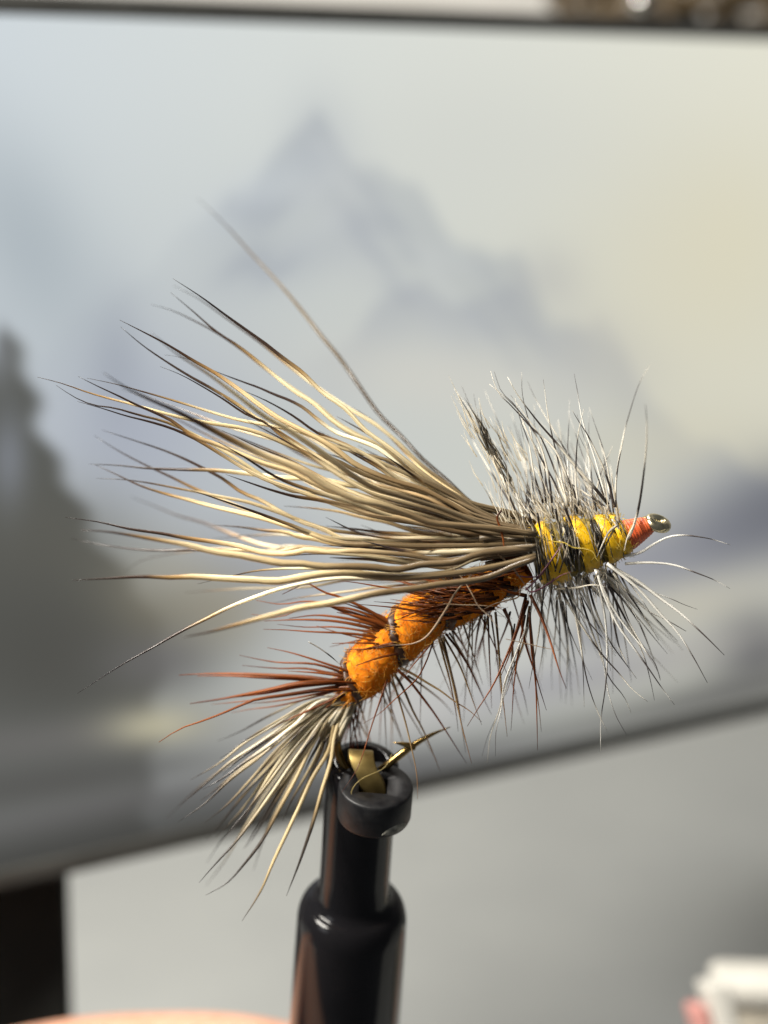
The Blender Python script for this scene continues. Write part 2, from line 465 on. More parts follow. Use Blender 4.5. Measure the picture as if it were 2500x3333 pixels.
    # dark firs close by
    fir = np.interp(y, [500, 640, 690, 760, 860, 980, 1060, 1150, 1250, 1420, 1600], [-140, -40, 14, 34, 78, 118, 150, 205, 290, 360, 330])
    wv = 12 * np.sin(y / 19.) + 10 * np.sin(y / 43. + 2)
    over((80, 81, 77), .95 * sst(24, -26, x - fir - wv) * np.where(x < 20, sst(-30, 40, y - 650 - 2.8 * np.abs(((x - 20 + 130) % 260) - 130)), sst(560, 720, y)) * (1 - .15 * sst(1300, 1600, y)))
    blob(20, 1000, 40, 110, (140, 146, 158), .65)
    blob(-10, 760, 40, 70, (160, 166, 176), .5)
    blob(120, 1180, 190, 130, (92, 91, 84), .6)
    blob(330, 1330, 130, 130, (168, 160, 136), .75)
    blob(370, 1250, 70, 46, (182, 180, 170), .8)
    blob(480, 1320, 110, 90, (160, 150, 126), .6)
    blob(120, 1420, 330, 190, (76, 76, 72), .92)
    blob(340, 1430, 120, 60, (104, 103, 104), .7)
    # frozen lake shore
    blob(120, 1600, 360, 44, (104, 103, 101), .85, -6)
    blob(340, 1570, 110, 44, (196, 190, 162), .85, -4)
    blob(620, 1500, 140, 60, (180, 176, 166), .5, -8)
    blob(120, 1690, 460, 46, (84, 84, 82), .9, -8)
    blob(250, 1745, 420, 40, (104, 103, 103), .8, -11)
    low = 1922 - (x / 1659) * 390
    over((62, 62, 60), .85 * sst(-165, -40, y - low) * (1 - .55 * sst(300, 1200, x)))
    return col
nu, nv = 190, 130
uu = np.linspace(u0 + .3, u1 - .3, nu); vv = np.linspace(BT, V_len - BB, nv)
UU, VV = np.meshgrid(uu, vv)
PT = np.array(TL)[None, None] + UU[..., None] * np.array(U_) + VV[..., None] * np.array(V_)
PX = PT[..., 0] / PT[..., 2] * FD + 829.5; PY = 1106 - PT[..., 1] / PT[..., 2] * FD
cols = srgb2lin(picture(PX, PY))
mb = MB()
mb.add([TC(u, v, .02) for v in vv for u in uu],
       [[j * nu + i, j * nu + i + 1, (j + 1) * nu + i + 1, (j + 1) * nu + i] for j in range(nv - 1) for i in range(nu - 1)])
scr_m, nt, b = new_mat('lit_screen_picture')
at = node(nt, 'ShaderNodeAttribute', attribute_name='picture')
b.inputs['Base Color'].default_value = (.01, .01, .01, 1); b.inputs['Roughness'].default_value = .5
b.inputs['Specular IOR Level'].default_value = .0
nt.links.new(at.outputs['Color'], b.inputs['Emission Color']); b.inputs['Emission Strength'].default_value = 1.0
screen = mb.build('screen', scr_m, tablet)
ca = screen.data.color_attributes.new('picture', 'FLOAT_COLOR', 'POINT')
ca.data.foreach_set('color', np.concatenate([cols.reshape(-1, 3), np.ones((nu * nv, 1))], 1).ravel())
# dark stand block under the near corner of the display, down to the desk
top_r = C3(*cam_pt(138, 1880, 20.6))
mb = MB(); box(mb, (top_r.x - 3.6, top_r.y, 0.01), (3.6, 0, 0), (0, .35, 0), (0, 0, top_r.z + .6), .08)
mb.build('stand', M['standm'], tablet)

# ------------------------------------------------------------------ wicker basket behind the display
bz = 31.5
bl = C3(*cam_pt(1236, 40, bz))
brad = 3.7
bc = Vector((bl.x + brad * .98, bl.y + 1.0, 0.0))
bh = 6.0; bc.z = C3(*cam_pt(1236, 330, bz)).z
basket = empty('wicker_basket', bc); ORIGIN[basket] = bc.copy()
tag(basket, 'dark brown wicker basket hanging behind the top edge of the display', 'basket')
rows = int(bh / .55); nst = 26
for r in range(rows):
    mb = MB(); z = .3 + r * .55
    pts = []
    for k in range(nst * 4 + 1):
        a = 2 * math.pi * k / (nst * 4)
        rr = brad + .16 * math.cos(a * nst / 2 + math.pi * r)
        pts.append(bc + Vector((rr * math.cos(a), rr * math.sin(a), z + .03 * math.sin(a * 5 + r))))
    tube(mb, pts, [.23] * len(pts), 5, cap=False)
    mb.build('weaver', M['wick2'] if (r * 7) % 5 == 2 else M['wick'], basket)
stake = MB(); tube(stake, [bc + Vector((brad, 0, .02)), bc + Vector((brad, 0, bh * .5)), bc + Vector((brad, 0, bh))], [.17] * 3, 6)
s0 = stake.build('stake', M['wick'], basket)
for k in range(1, nst):
    o = s0.copy(); COL.objects.link(o); o.rotation_euler.z = 2 * math.pi * k / nst; o.parent = basket
mb = MB(); pts = [bc + Vector(((brad) * math.cos(a), (brad) * math.sin(a), bh)) for a in np.linspace(0, 2 * math.pi, 60)]
tube(mb, pts, [.4] * 60, 8, cap=False); mb.build('rim', M['wick'], basket)
mb = MB(); lathe(mb, bc + Vector((0, 0, .05)), (0, 0, 1), [(0, .1), (0, brad - .3), (.3, brad - .3), (.3, .1)], 40); mb.build('base', M['wick'], basket)
for k in range(3):
    a = k * 2.094 + .4; mb = MB()
    tube(mb, [bc + Vector((brad * math.cos(a), brad * math.sin(a), bh)), bc + Vector((brad * .5 * math.cos(a), brad * .5 * math.sin(a), bh + 12)), bc + Vector((0, 0, bh + 24))], [.12] * 3, 6)
    mb.build('cord', M['wick2'], basket)
# a polished stud added on the basket to catch the lamp as a highlight
st = C3(*cam_pt(1385, 24, 27.3))
mb = MB(); ax = Vector((0, -1, .1))
lathe(mb, st + Vector((0, 1.5, 0)), ax, [(0, .08), (1.3, .08)] + [(1.5 - .17 * math.cos(a), .17 * math.sin(a) + .001) for a in np.linspace(.5, math.pi, 9)], 20)
mb.build('highlight_stud', M['steel'], basket)

# ------------------------------------------------------------------ small lidded box and a card at the lower corner
t1 = C3(*cam_pt(1545, 2122, 20.5))
pbox = empty('lidded_box', (t1.x + 2.2, t1.y + 1.2, 0)); ORIGIN[pbox] = pbox.location.copy()
tag(pbox, 'white lidded plastic box at the edge of the desk, cut by the picture corner', 'box')
mb = MB(); box(mb, (t1.x, t1.y, t1.z - .36), (4.6, -.35, 0), (.06, .8, 0), (0, 0, .36), .14); mb.build('lid', M['white'], pbox)
mb = MB(); box(mb, (t1.x + .16, t1.y + .13, 0.01), (4.3, -.33, 0), (.05, .6, 0), (0, 0, t1.z - .37), .10); mb.build('body', M['boxbody'], pbox)
mb = MB(); box(mb, (t1.x + 1.02, t1.y + .035, t1.z - 1.7), (1.5, -.115, 0), (.002, .02, 0), (0, 0, .85), .004); mb.build('label', M['redprint'], pbox)
t2 = C3(*cam_pt(1522, 2112, 19.9))
card = empty('leaning_card', (t2.x + .4, t2.y, 0)); ORIGIN[card] = card.location.copy()
tag(card, 'white card with a faded red patch leaning against the white lidded box', 'card')
dn = Vector((.27, -.22, -1)).normalized(); Lc = t2.z / -dn.z
sd = Vector((.93, .10, 0)).normalized(); th_ = dn.cross(sd).normalized()
mb = MB(); box(mb, t2 - sd * .14, sd * .30, dn * Lc, th_ * .5, .06); mb.build('edge_strip', M['white'], card)
mb = MB(); box(mb, t2 - sd * .36 + dn * .26, sd * .215, dn * (Lc - .27), th_ * .42, .07); mb.build('red_patch', M['redprint'], card)

# ------------------------------------------------------------------ black spring clip that holds the hook
AXU = Vector((.062, .866, -.496)).normalized()            # camera-aligned: up the clip, top leaning to the viewer
AXW = (RIGHT * AXU.x + UP * AXU.y + FWD * AXU.z).normalized()
sx_, sy_ = ZO['K'][0] + 790 * .4822, ZO['K'][1] + 372 * .4822
CT = P(sx_, sy_, .62)                                     # centre of the tube's mouth
VWc = (-FWD - AXW * (-FWD).dot(AXW)).normalized()         # toward the viewer, square to the clip
UWc = AXW.cross(VWc).normalized()
if UWc.dot(RIGHT) < 0: UWc = -UWc
def CL(u, v, t): return CT + UWc * u + VWc * v - AXW * t  # t runs down the clip
CLIP_L = 7.2
clip = empty('spring_clip', CL(0, 0, CLIP_L)); ORIGIN[clip] = clip.location.copy()
tag(clip, 'glossy black spring clip with brass jaw gripping the hook of the fly', 'clip')
rs = .278; rb = .448
prof = [(-.30, .13), (-.012, .175), (0.0, .215), (0.0, rs - .02), (.02, rs), (.3, rs), (.7, rs), (1.1, rs + .003), (1.32, rs + .008), (1.37, rs + .02), (1.40, rs + .05)]
for a in np.linspace(0.0, math.pi / 2, 9):
    prof.append((1.41 + .22 * (1 - math.cos(a)), rs + .06 + (rb - rs - .06) * math.sin(a)))
prof[0] = (.30, .13)
prof += [(1.74, rb + .004), (2.0, rb + .010), (2.6, rb + .018), (4.5, rb + .025), (6.0, rb + .02), (6.1, rb - .05), (6.12, .3)]
prof2 = [(t, r) for t, r in prof]
mb = MB(); lathe(mb, CT, -AXW, prof2, 72, ref=VWc, cap0=True, cap1=True); mb.build('barrel', M['plastic'], clip)
mb = MB(); lathe(mb, CT - AXW * 6.1, -AXW, [(0, .2), (.6, .2), (.6, .55), (.66, .6), (.9, .6), (.97, .55), (.97, .1)], 40); mb.build('plunger', M['plastic'], clip)
# collar beside the mouth, with a rectangular well for the jaw
cu, cv, cr, chh = .112, .262, .283, .30
nseg = 64
verts, faces = [], []
def ring(fn): 
    i0 = len(verts)
    for k in range(nseg): verts.append(fn(2 * math.pi * k / nseg))
    return i0
def circ(r, t): return lambda a: CL(cu + r * math.cos(a), cv + r * math.sin(a), t)
wx, wy, wo = .105, .085, -.02
def rect(t, k=1.0):
    def f(a):
        c, s = math.cos(a), math.sin(a)
        q = min(wx / max(abs(c), 1e-6), wy / max(abs(s), 1e-6)) * k
        return CL(cu + wo + c * q, cv + .015 + s * q, t)
    return f
rings = [ring(circ(.12, chh)), ring(circ(cr - .03, chh)), ring(circ(cr - .008, chh - .012)), ring(circ(cr, chh - .035)), ring(circ(cr, .02)),
         ring(circ(cr - .006, .004)), ring(circ(cr - .016, -.004)), ring(rect(-.004, 1.06)), ring(rect(.006)), ring(rect(.20))]
for a, b2_ in zip(rings, rings[1:]):
    for k in range(nseg):
        faces.append([a + k, a + (k + 1) % nseg, b2_ + (k + 1) % nseg, b2_ + k])
faces.append([rings[-1] + k for k in range(nseg)]); faces.append([rings[0] + k for k in range(nseg)][::-1])
mb = MB(); mb.add(verts, faces); col_o = mb.build('collar', M['plastic2'], clip)
bm = bmesh.new(); bm.from_mesh(col_o.data); bmesh.ops.recalc_face_normals(bm, faces=bm.faces[:]); bm.to_mesh(col_o.data); bm.free()
# scuffed lip low on the collar
verts, faces = [], []
na, nb = 14, 6
for i in range(na):
    a = math.radians(28 + 48 * i / (na - 1))
    hgt = .075 * max(0.0, math.sin(math.pi * i / (na - 1))) ** .6
    for j in range(nb):
        q = j / (nb - 1)
        verts.append(CL(cu + (cr + .010 * math.sin(math.pi * q) - .004 + RNG.normal(0, .0015)) * math.cos(a), cv + (cr + .010 * math.sin(math.pi * q) - .004) * math.sin(a), chh - .05 - hgt * (1 - q) + .03 * q * (hgt / .075)))
for i in range(na - 1):
    for j in range(nb - 1):
        faces.append([i * nb + j, (i + 1) * nb + j, (i + 1) * nb + j + 1, i * nb + j + 1])
mb = MB(); mb.add(verts, faces); mb.build('scuffed_lip', M['flash'], clip)
# brass jaw: a bent strip that rises from the well, hooks over the wire and goes down the tube
jw, jt = .094, .024
path = [(.262, .16), (.257, .0), (.24, -.06), (.205, -.11), (.16, -.15), (.09, -.15), (.05, -.11), (.03, -.03), (.015, .25)]     # (v, t)
lean = [0.095, .085, .055, .015, -.01, -.02, -.025, -.02, 0]
jp = catmull([(v, t, u) for (v, t), u in zip(path, lean)], 30)
verts, faces = [], []
for i, q in enumerate(jp):
    qa, qb = jp[max(0, i - 1)], jp[min(len(jp) - 1, i + 1)]
    dv, dt = qb[0] - qa[0], qb[1] - qa[1]; L = math.hypot(dv, dt); nv_, nt_ = -dt / L, dv / L
    w = jw * (1.0 if i < 22 else .75)
    for (a, b2_) in ((-1, 1), (-.9, 1.18), (.9, 1.18), (1, 1), (1, -1), (.9, -1.18), (-.9, -1.18), (-1, -1)):
        verts.append(CL(q[2] + a * w, q[0] + nv_ * jt * b2_, q[1] + nt_ * jt * b2_))
for i in range(len(jp) - 1):
    for k in range(8):
        faces.append([i * 8 + k, i * 8 + (k + 1) % 8, (i + 1) * 8 + (k + 1) % 8, (i + 1) * 8 + k])
faces.append(list(range(8))[::-1]); faces.append([(len(jp) - 1) * 8 + k for k in range(8)])
mb = MB(); mb.add(verts, faces); jo = mb.build('brass_jaw', M['brass'], clip)
bm = bmesh.new(); bm.from_mesh(jo.data); bmesh.ops.recalc_face_normals(bm, faces=bm.faces[:]); bm.to_mesh(jo.data); bm.free()

# ------------------------------------------------------------------ the fly
fly_base = P(1190, 2520, .62)
fly = empty('fishing_fly', fly_base); ORIGIN[fly] = fly_base.copy()
tag(fly, 'dry fishing fly with tan hair wing, orange body and yellow thorax held in the clip', 'fishing fly')
def DB(px):                                        # the shank runs away from the viewer toward the tail
    return .02 + .42 * np.clip((1750 - px) / 620, -.3, 1.1)

# hook: shank, bend, barbed point
mb = MB()
hk = [(2120, 1688, .0), (1900, 1760, .0), (1700, 1830, .04), (1500, 1960, .14), (1300, 2090, .28), (1180, 2210, .40), (1128, 2300, .46), (1098, 2400, .52), (1104, 2460, .54),
      (1132, 2508, .56), (1180, 2528, .58), (1235, 2508, .57), (1290, 2466, .55), (1347, 2424, .54), (1405, 2391, .53), (1466, 2366, .52)]
hp = catmull([tuple(P(*q)) for q in hk], 90)
rad = []
for i in range(90):
    t = i / 89
    r = .031
    if t > .90: r = .031 * max(.05, (1 - t) / .10) ** .75
    rad.append(r)
tube(mb, hp, rad, 12); hook = mb.build('hook', M['hookm'], fly)
mb = MB(); bp = catmull([tuple(P(1352, 2432, .50)), tuple(P(1322, 2424, .49)), tuple(P(1280, 2416, .48))], 8)
tube(mb, bp, [.030, .029, .027, .024, .019, .014, .008, .002], 8, flat=.7); mb.build('barb', M['hookm'], hook)
# eye: a wire loop with a skin of varnish
ec = P(2140, 1703, 0.0)
ea = (RIGHT * .30 + UP * .82 - FWD * .46).normalized()
el = RIGHT * .93 + UP * .30; el = (el - ea * el.dot(ea)).normalized(); eb = ea.cross(el)
mb = MB(); pts = [ec + el * (.066 * math.cos(a)) + eb * (.060 * math.sin(a)) for a in np.linspace(0, 2 * math.pi, 33)]
tube(mb, pts, [.039] * 33, 14, cap=False); mb.build('eye', M['eyem'], hook)

# abdomen: orange dubbing in swollen segments
axis_px = [(1118, 2292), (1150, 2240), (1205, 2165), (1290, 2085), (1385, 2005), (1480, 1960), (1585, 1915), (1700, 1835)]
def body_pt(t):
    pass
ab = catmull([tuple(P(x, y, DB(x))) for x, y in axis_px], 200)
ab = [Vector(p) for p in ab]
ablen = [0.0]
for a, b_ in zip(ab, ab[1:]): ablen.append(ablen[-1] + (b_ - a).length)
ABL = ablen[-1]
def ab_at(q):                                      # q in 0..1 from the tail end
    f = q * (len(ab) - 1); i = min(len(ab) - 2, int(f)); u = f - i
    p = ab[i].lerp(ab[i + 1], u)
    tg = (ab[min(i + 2, len(ab) - 1)] - ab[max(i - 1, 0)]).normalized()
    return p, tg
NRIB = 3.55
PH0 = -2.0
def rib_phase(q): return q * NRIB * 2 * math.pi + PH0
def ab_r(q, ang):
    base = .085 + .085 * sst(0, .16, np.array(q)) + .012 * math.sin(q * 3.1)
    base -= .045 * float(sst(.45, 1.0, np.array(q)))
    d = (rib_phase(q) - ang) % (2 * math.pi); d = min(d, 2 * math.pi - d)
    groove = math.exp(-(d / .62) ** 2)
    return float(base) * (1.0 + .05 - .20 * groove)
def frame(tg):
    r = (-FWD - tg * (-FWD).dot(tg)).normalized()   # toward the viewer
    u = r.cross(tg).normalized()
    if u.dot(UP) < 0: u = -u
    return r, u
mb = MB(); nq, na = 120, 56
verts, faces, uvs = [], [], []
for i in range(nq):
    q = i / (nq - 1); p, tg = ab_at(q); r, u = frame(tg)
    endk = min(1, (i / 6) ** .5 if i < 6 else 1)
    for k in range(na):
        a = 2 * math.pi * k / na
        rr = ab_r(q, a) * (endk if i < 6 else 1) + RNG.normal(0, .0022)
        verts.append(p + (r * math.cos(a) + u * math.sin(a)) * rr)
for i in range(nq - 1):
    for k in range(na):
        k2 = (k + 1) % na
        faces.append([i * na + k, i * na + k2, (i + 1) * na + k2, (i + 1) * na + k])
mb.add(verts, faces); abdomen = mb.build('abdomen', M['dub'], fly)
# loose dubbing fibres, uncountable
mb = MB()
for _ in range(2600):
    q = random.random() ** .9 * .97 + .02; a = random.uniform(0, 2 * math.pi); p, tg = ab_at(q); r, u = frame(tg)
    n = (r * math.cos(a) + u * math.sin(a)); s = n.cross(tg)
    rr = ab_r(q, a); st_ = p + n * (rr - .012)
    along = (tg * random.uniform(-1, 1) + s * random.uniform(-1, 1)).normalized()
    L = random.uniform(.03, .11) * (1.8 if random.random() < .06 else 1)
    k = random.uniform(.12, .55) if random.random() < .8 else random.uniform(.5, 1.1)
    p1 = st_ + along * L * .45 + n * L * k * .6; p2 = st_ + along * L * .9 + n * L * k * .55 + s * random.uniform(-.02, .02)
    tube(mb, [st_, p1, p2], [.0030, .0025, .0011], 3, cap=False)
tag(mb.build('dubbing_fuzz', M['dubfib'], abdomen), kind='stuff')
# ribbing thread, twisted, in the grooves
mb = MB(); pts = []
for i in range(230):
    q = .05 + .86 * i / 229; a = rib_phase(q); p, tg = ab_at(q); r, u = frame(tg)
    pts.append(p + (r * math.cos(a) + u * math.sin(a)) * (ab_r(q, a) + .010))
tube(mb, pts, [.0115 + .003 * math.sin(i * 1.9) for i in range(230)], 6)
mb.build('rib', M['rib'], fly)

# fibres: one object each
def fibre(name, pts2d, depth, width, mat, parent, n=26, sides=6, tint=(1, 1, 1), prof='hair', wob=0.0, flat=1.0):
    """pts2d root->tip as measured; depth = function of t or (root, tip)"""
    c2 = catmull(pts2d, n)
    out = []
    ph = random.uniform(0, 6.28); ph2 = random.uniform(0, 6.28)
    w1, w2 = random.uniform(7, 12), random.uniform(16, 24)
    for i, (x, y) in enumerate(c2):
        t = i / (n - 1)
        d = depth(t) if callable(depth) else depth[0] + (depth[1] - depth[0]) * t
        dx = wob * t * math.sin(w1 * t + ph) + .4 * wob * t * math.sin(w2 * t + ph2)
        out.append(P(x + dx * .3, y + dx, d))
    R = []
    for i in range(n):
        t = i / (n - 1)
        if prof == 'hair':
            k = (.80 + .20 * math.sin(min(1, t / .55) * math.pi * .5)) if t < .55 else (1 - ((t - .55) / .45) ** 1.5 * .93)
        else:
            k = 1 - .86 * t ** 1.25
        R.append(max(.0012, width * .5 * S * k * (1 + random.uniform(-.05, .05))))
    m_ = MB(); tube(m_, out, R, sides, flat=flat)
    o = m_.build(name, mat, parent)
    o.color = (*tint, 1)
    return o

# ---- wing of hair: measured tip -> root in the photograph
ROOT_T = [
 # (trace tip->root, width, depth tip, depth root, tint)
 ("A 1120,90 1300,260 1500,480 1659,650 B 320,0 460,180 560,300 700,500 800,640 940,780 1060,910 1200,1030 1380,1190 1520,1300", 17, 2.6, .25, (.17, .14, .11)),
 ("A 960,637 1150,760 1340,900 1480,1000 B 100,205 220,300 340,390 460,510 600,610 720,740 860,840 1000,950 1150,1060 1300,1150 1500,1290", 16, .1, .1, (1, 1.0, .95)),
 ("A 965,685 1130,770 1300,890 1400,960 B 90,215 220,320 360,430 500,530 640,620 760,690 900,800 1060,950 1250,1090 1450,1240", 15, 1.2, .3, (.95, .95, .9)),
 ("A 945,730 1100,860 1250,990 1400,1090 1540,1200 B 184,418 300,510 400,570 520,680 640,760 780,820 900,930 1020,1030 1150,1090 1350,1180 1520,1310", 17, .5, .15, (1, 1, .93)),
 ("A 815,810 950,850 1100,920 1250,1000 1400,1100 B 120,370 300,500 420,580 560,700 700,780 850,860 1000,990 1200,1110 1450,1250", 14, .9, .3, (.9, .86, .75)),
 ("A 600,915 760,995 940,1090 1100,1190 1240,1270 1400,1380 1560,1500 B 184,658 320,730 440,790 540,850 640,930 780,1000 920,1050 1060,1090 1200,1160 1400,1270 1560,1340", 19, -.15, -.1, (1, .9, .75)),
 ("A 605,960 760,1090 920,1200 1080,1300 1240,1390 1400,1490 1560,1600 B 166,720 260,800 400,880 520,970 620,1040 760,1090 900,1160 1060,1200 1250,1270 1500,1360", 16, .2, .0, (1, 1, .9)),
 ("A 875,1232 1000,1280 1150,1360 1300,1450 1450,1550 B 130,700 200,760 340,870 480,940 600,1030 760,1120 950,1180 1200,1250 1500,1370", 12, .0, .1, (.9, .85, .75)),
 ("A 905,1152 1000,1165 1100,1195 1200,1250 1400,1375 1560,1490 B 200,680 320,745 440,800 540,870 700,960 900,1040", 8, .2, .1, (.8, .75, .7)),
 ("A 810,1000 1000,1150 1200,1280 1400,1430 1600,1580 B 230,720 340,790 470,880 600,980 760,1080 920,1130 1150,1200 1450,1310", 18, -1.3, -.2, (1.1, 1.08, 1)),
 ("A 1180,1235 1320,1290 1480,1350 B 60,475 184,529 240,550 340,600 440,680 540,750 680,800 800,850 900,930 1000,1020 1200,1110 1450,1260", 15, .2, .1, (1.25, 1.35, 1.5)),  # over-bright tint paints a white highlight along this hair
 ("A 320,1295 450,1360 600,1430 720,1490 860,1550 960,1600 C 830,0 960,30 1100,80 1250,140 1400,200 1560,250 B 368,1037 520,1110 700,1180 900,1240 1150,1300 1450,1370", 18, -.2, .0, (1, .9, .75)),
 ("A 490,1270 640,1370 800,1450 960,1520 1100,1590 C 1230,70 1400,150 1560,210 B 240,920 360,990 460,1060 560,1110 680,1160 800,1180 950,1230 1100,1290 1300,1310 1500,1370", 25, -1.25, -.28, (1.12, 1.05, .92)),
 ("A 380,1308 560,1345 760,1400 900,1440 1080,1495 1240,1545 1400,1590 1560,1620 B 184,718 320,745 440,790 560,840 700,880 860,920 1020,1010 1200,1090 1450,1240", 13, -.05, .1, (1.1, 1.1, 1.05)),
 ("A 45,1300 200,1340 400,1410 560,1455 700,1490 860,1535 1040,1580 1200,1610 1450,1650 B 100,760 240,820 380,880 520,910 700,1000 900,1070 1150,1160 1450,1290", 15, -.1, .1, (1.1, 1.05, .9)),
 ("A 170,1355 300,1440 420,1490 560,1510 740,1560 900,1600 1000,1640 C 1100,90 1250,180 1400,280 1480,330 1600,370 B 240,1080 400,1110 600,1170 800,1250 1000,1290 1250,1330 1500,1390", 14, .0, .1, (1, 1, .9)),
 ("A 315,1465 480,1510 640,1560 800,1600 960,1650 C 1000,60 1150,150 1300,240 1420,300 1560,350 B 220,1060 420,1140 640,1220 850,1270 1100,1310 1450,1390", 15, -.1, .05, (1, .95, .85)),
 ("C 430,0 650,70 800,120 920,170 1040,230 1150,290 1260,370 1400,430 1500,490 B 220,1240 340,1290 460,1330 540,1370 640,1420 780,1450 1000,1440 1300,1420 1560,1430", 16, .6, .0, (1, .95, .85)),
 ("C 1170,265 1300,310 1450,360 1600,400 B 100,1080 200,1110 400,1150 600,1190 760,1240 900,1260 1050,1300 1300,1350 1550,1400", 17, -.25, -.15, (.7, .6, .5)),
 ("C 350,205 500,210 700,228 900,235 1100,240 1300,260 1500,285 B 368,1027 500,1040 620,1070 760,1080 900,1110 1100,1160 1350,1270 1550,1370", 18, .55, -.1, (1.1, 1.1, 1)),
 ("C 380,30 520,120 700,215 860,290 960,340 1080,390 1200,440 1320,490 1450,540 B 150,1270 300,1330 460,1390 620,1400 800,1410 1000,1410 1300,1400 1560,1420", 16, .8, .1, (1.05, 1, .9)),
 ("C 395,290 540,295 700,315 860,345 1000,370 1150,400 1300,430 1450,480 B 120,1190 300,1270 480,1330 700,1360 950,1380 1250,1390 1550,1420", 14, .4, .15, (.8, .75, .65)),
 ("C 380,205 500,260 650,330 800,380 950,420 1100,460 1250,495 1400,530 1560,580 B 368,1347 480,1390 620,1420 800,1420 1000,1430 1300,1430 1560,1440", 20, .55, -.2, (1.05, .98, .82)),
 ("C 600,400 750,460 900,520 1020,550 1150,600 1250,640 1400,690 1550,710 B 300,1450 500,1460 750,1440 1000,1430 1300,1440 1560,1450", 17, 1.9, .2, (1.1, 1, .85)),
 ("C 205,522 400,550 600,595 780,620 950,650 1100,670 1250,695 1400,735 1550,740 B 368,1455 500,1470 650,1460 800,1470 1000,1490 1200,1520 1350,1500 1580,1480", 19, -.25, -.3, (1.08, 1, .88)),
 ("C 300,600 450,610 650,640 800,665 950,690 1100,730 1250,750 1400,780 1550,800 B 300,1535 450,1555 600,1555 760,1560 900,1575 1050,1545 1250,1530 1500,1500 1600,1490", 25, -.9, -.34, (1.05, .98, .86)),
 ("C 240,650 450,690 650,715 850,720 950,715 1100,720 1300,720 1500,730 B 300,1440 450,1450 650,1470 850,1500 1000,1530 1250,1560 1550,1520", 17, .9, -.1, (1, .9, .75)),
 ("C 560,850 650,790 800,750 900,735 1050,715 1250,715 1450,720 B 200,1440 450,1460 800,1460 1200,1450 1550,1450", 11, 1.6, .3, (.9, .9, .9)),
 ("C 250,900 450,890 700,880 850,885 950,880 1150,890 1350,900 1500,905 B 300,1625 450,1600 600,1590 760,1610 900,1620 1100,1610 1300,1590 1600,1530", 26, -.55, -.38, (1.15, 1.1, .95)),
 ("C 1000,925 1190,880 1350,845 1500,832 B 80,1578 200,1565 400,1568 600,1580 900,1600 1250,1570 1560,1520", 11, -.3, -.3, (1.2, 1.25, 1.2)),
 ("C 280,1580 400,1500 560,1400 740,1300 900,1210 1060,1130 1200,1060 1350,1000 1500,950 1600,925 B 420,1640 560,1625 800,1630 1100,1620 1400,1580 1600,1540", 14, -.1, -.36, (1.4, 1.5, 1.65)),
 ("C 900,1245 1050,1215 1150,1190 1300,1150 1450,1110 1600,1070 E 150,340 300,310 450,275 600,255 750,235 900,210 1050,195 1200,170 1350,150 1450,135", 24, -1.15, -.42, (1.0, .92, .78)),
 ("C 1100,570 1250,580 1400,600 1560,620 B 150,1350 300,1370 420,1390 560,1420 750,1430 1000,1440 1300,1440 1560,1440", 22, .5, -.1, (1, .9, .7)),
 ("C 1090,655 1200,640 1350,630 1450,625 B 150,1350 350,1370 600,1400 900,1420 1300,1430 1560,1440", 13, 1.2, .2, (1.3, 1.4, 1.5)),
 ("B 230,1195 400,1205 560,1225 700,1260 850,1290 1000,1340 1250,1380 1550,1420", 15, .5, .2, (.95, .85, .7)),
 ("B 480,1310 640,1330 800,1350 950,1360 1100,1370 1300,1385 1550,1430", 16, .4, .25, (.75, .66, .55)),
 ("B 700,1400 850,1440 1000,1470 1200,1470 1400,1460 1600,1470", 18, -.2, -.36, (.9, .9, .9)),
 ("B 560,960 700,1040 900,1090 1100,1150 1350,1280 1550,1370", 15, .0, -.2, (.72, .6, .48)),
 ("B 400,870 560,900 700,980 900,1060 1100,1120 1400,1290", 15, .5, .2, (.72, .62, .5)),
 ("B 640,600 760,680 860,770 960,870 1080,990 1250,1110 1500,1290", 18, .8, .25, (1.1, 1.02, .85)),
]
wing_c = P(1700, 1765, 0)
mb = MB()                                            # tied-down butts under the thread
for k in range(26):
    a = random.uniform(0, 6.28); rr = random.uniform(.02, .2)
    p0 = P(1590 + random.uniform(-30, 30), 1775 + math.sin(a) * rr / S * .75, -.02 + math.cos(a) * rr * 1.2)
    p1 = P(1690, 1768 + math.sin(a) * rr / S * .55, math.cos(a) * rr)
    p2 = P(1800, 1752 + math.sin(a) * rr / S * .3, math.cos(a) * rr * .5)
    tube(mb, catmull([tuple(p0), tuple(p1), tuple(p2)], 8), [.02] * 8, 6)
wing = mb.build('wing', M['elk'], fly)
WT = []
for txt, w, dt, dr, tint in ROOT_T:
    pts = trace(txt)
    mono = [pts[0]]
    for p_ in pts[1:]:
        if p_[0] > mono[-1][0] + 12: mono.append(p_)
    pts = mono
    while pts[-1][0] > 1610: pts.pop()
    lx, ly = pts[-1]
    if lx < 1480:
        pts += [(1560, 1735 + (ly - 1735) * .6 + 10)]
    ly = pts[-1][1]
    pts += [(1690, 1762 + (ly - 1762) * .62), (1745, 1764 + (ly - 1764) * .45)]
    pts = pts[::-1]
    WT.append((pts, w, dr, dt, tint))
for pts, w, dr, dt, tint in WT:
    fibre('hair', pts, lambda t, a=dr, b=dt: a + (b - a) * t ** 1.3, w * .92, M['elk'], wing, n=44, sides=8, tint=tint, wob=.7)
def blend(pa, pb, k, n=14):
    a, b_ = catmull(pa, n), catmull(pb, n)
    return [tuple(x * (1 - k) + y * k) for x, y in zip(a, b_)]
order = list(range(len(WT)))
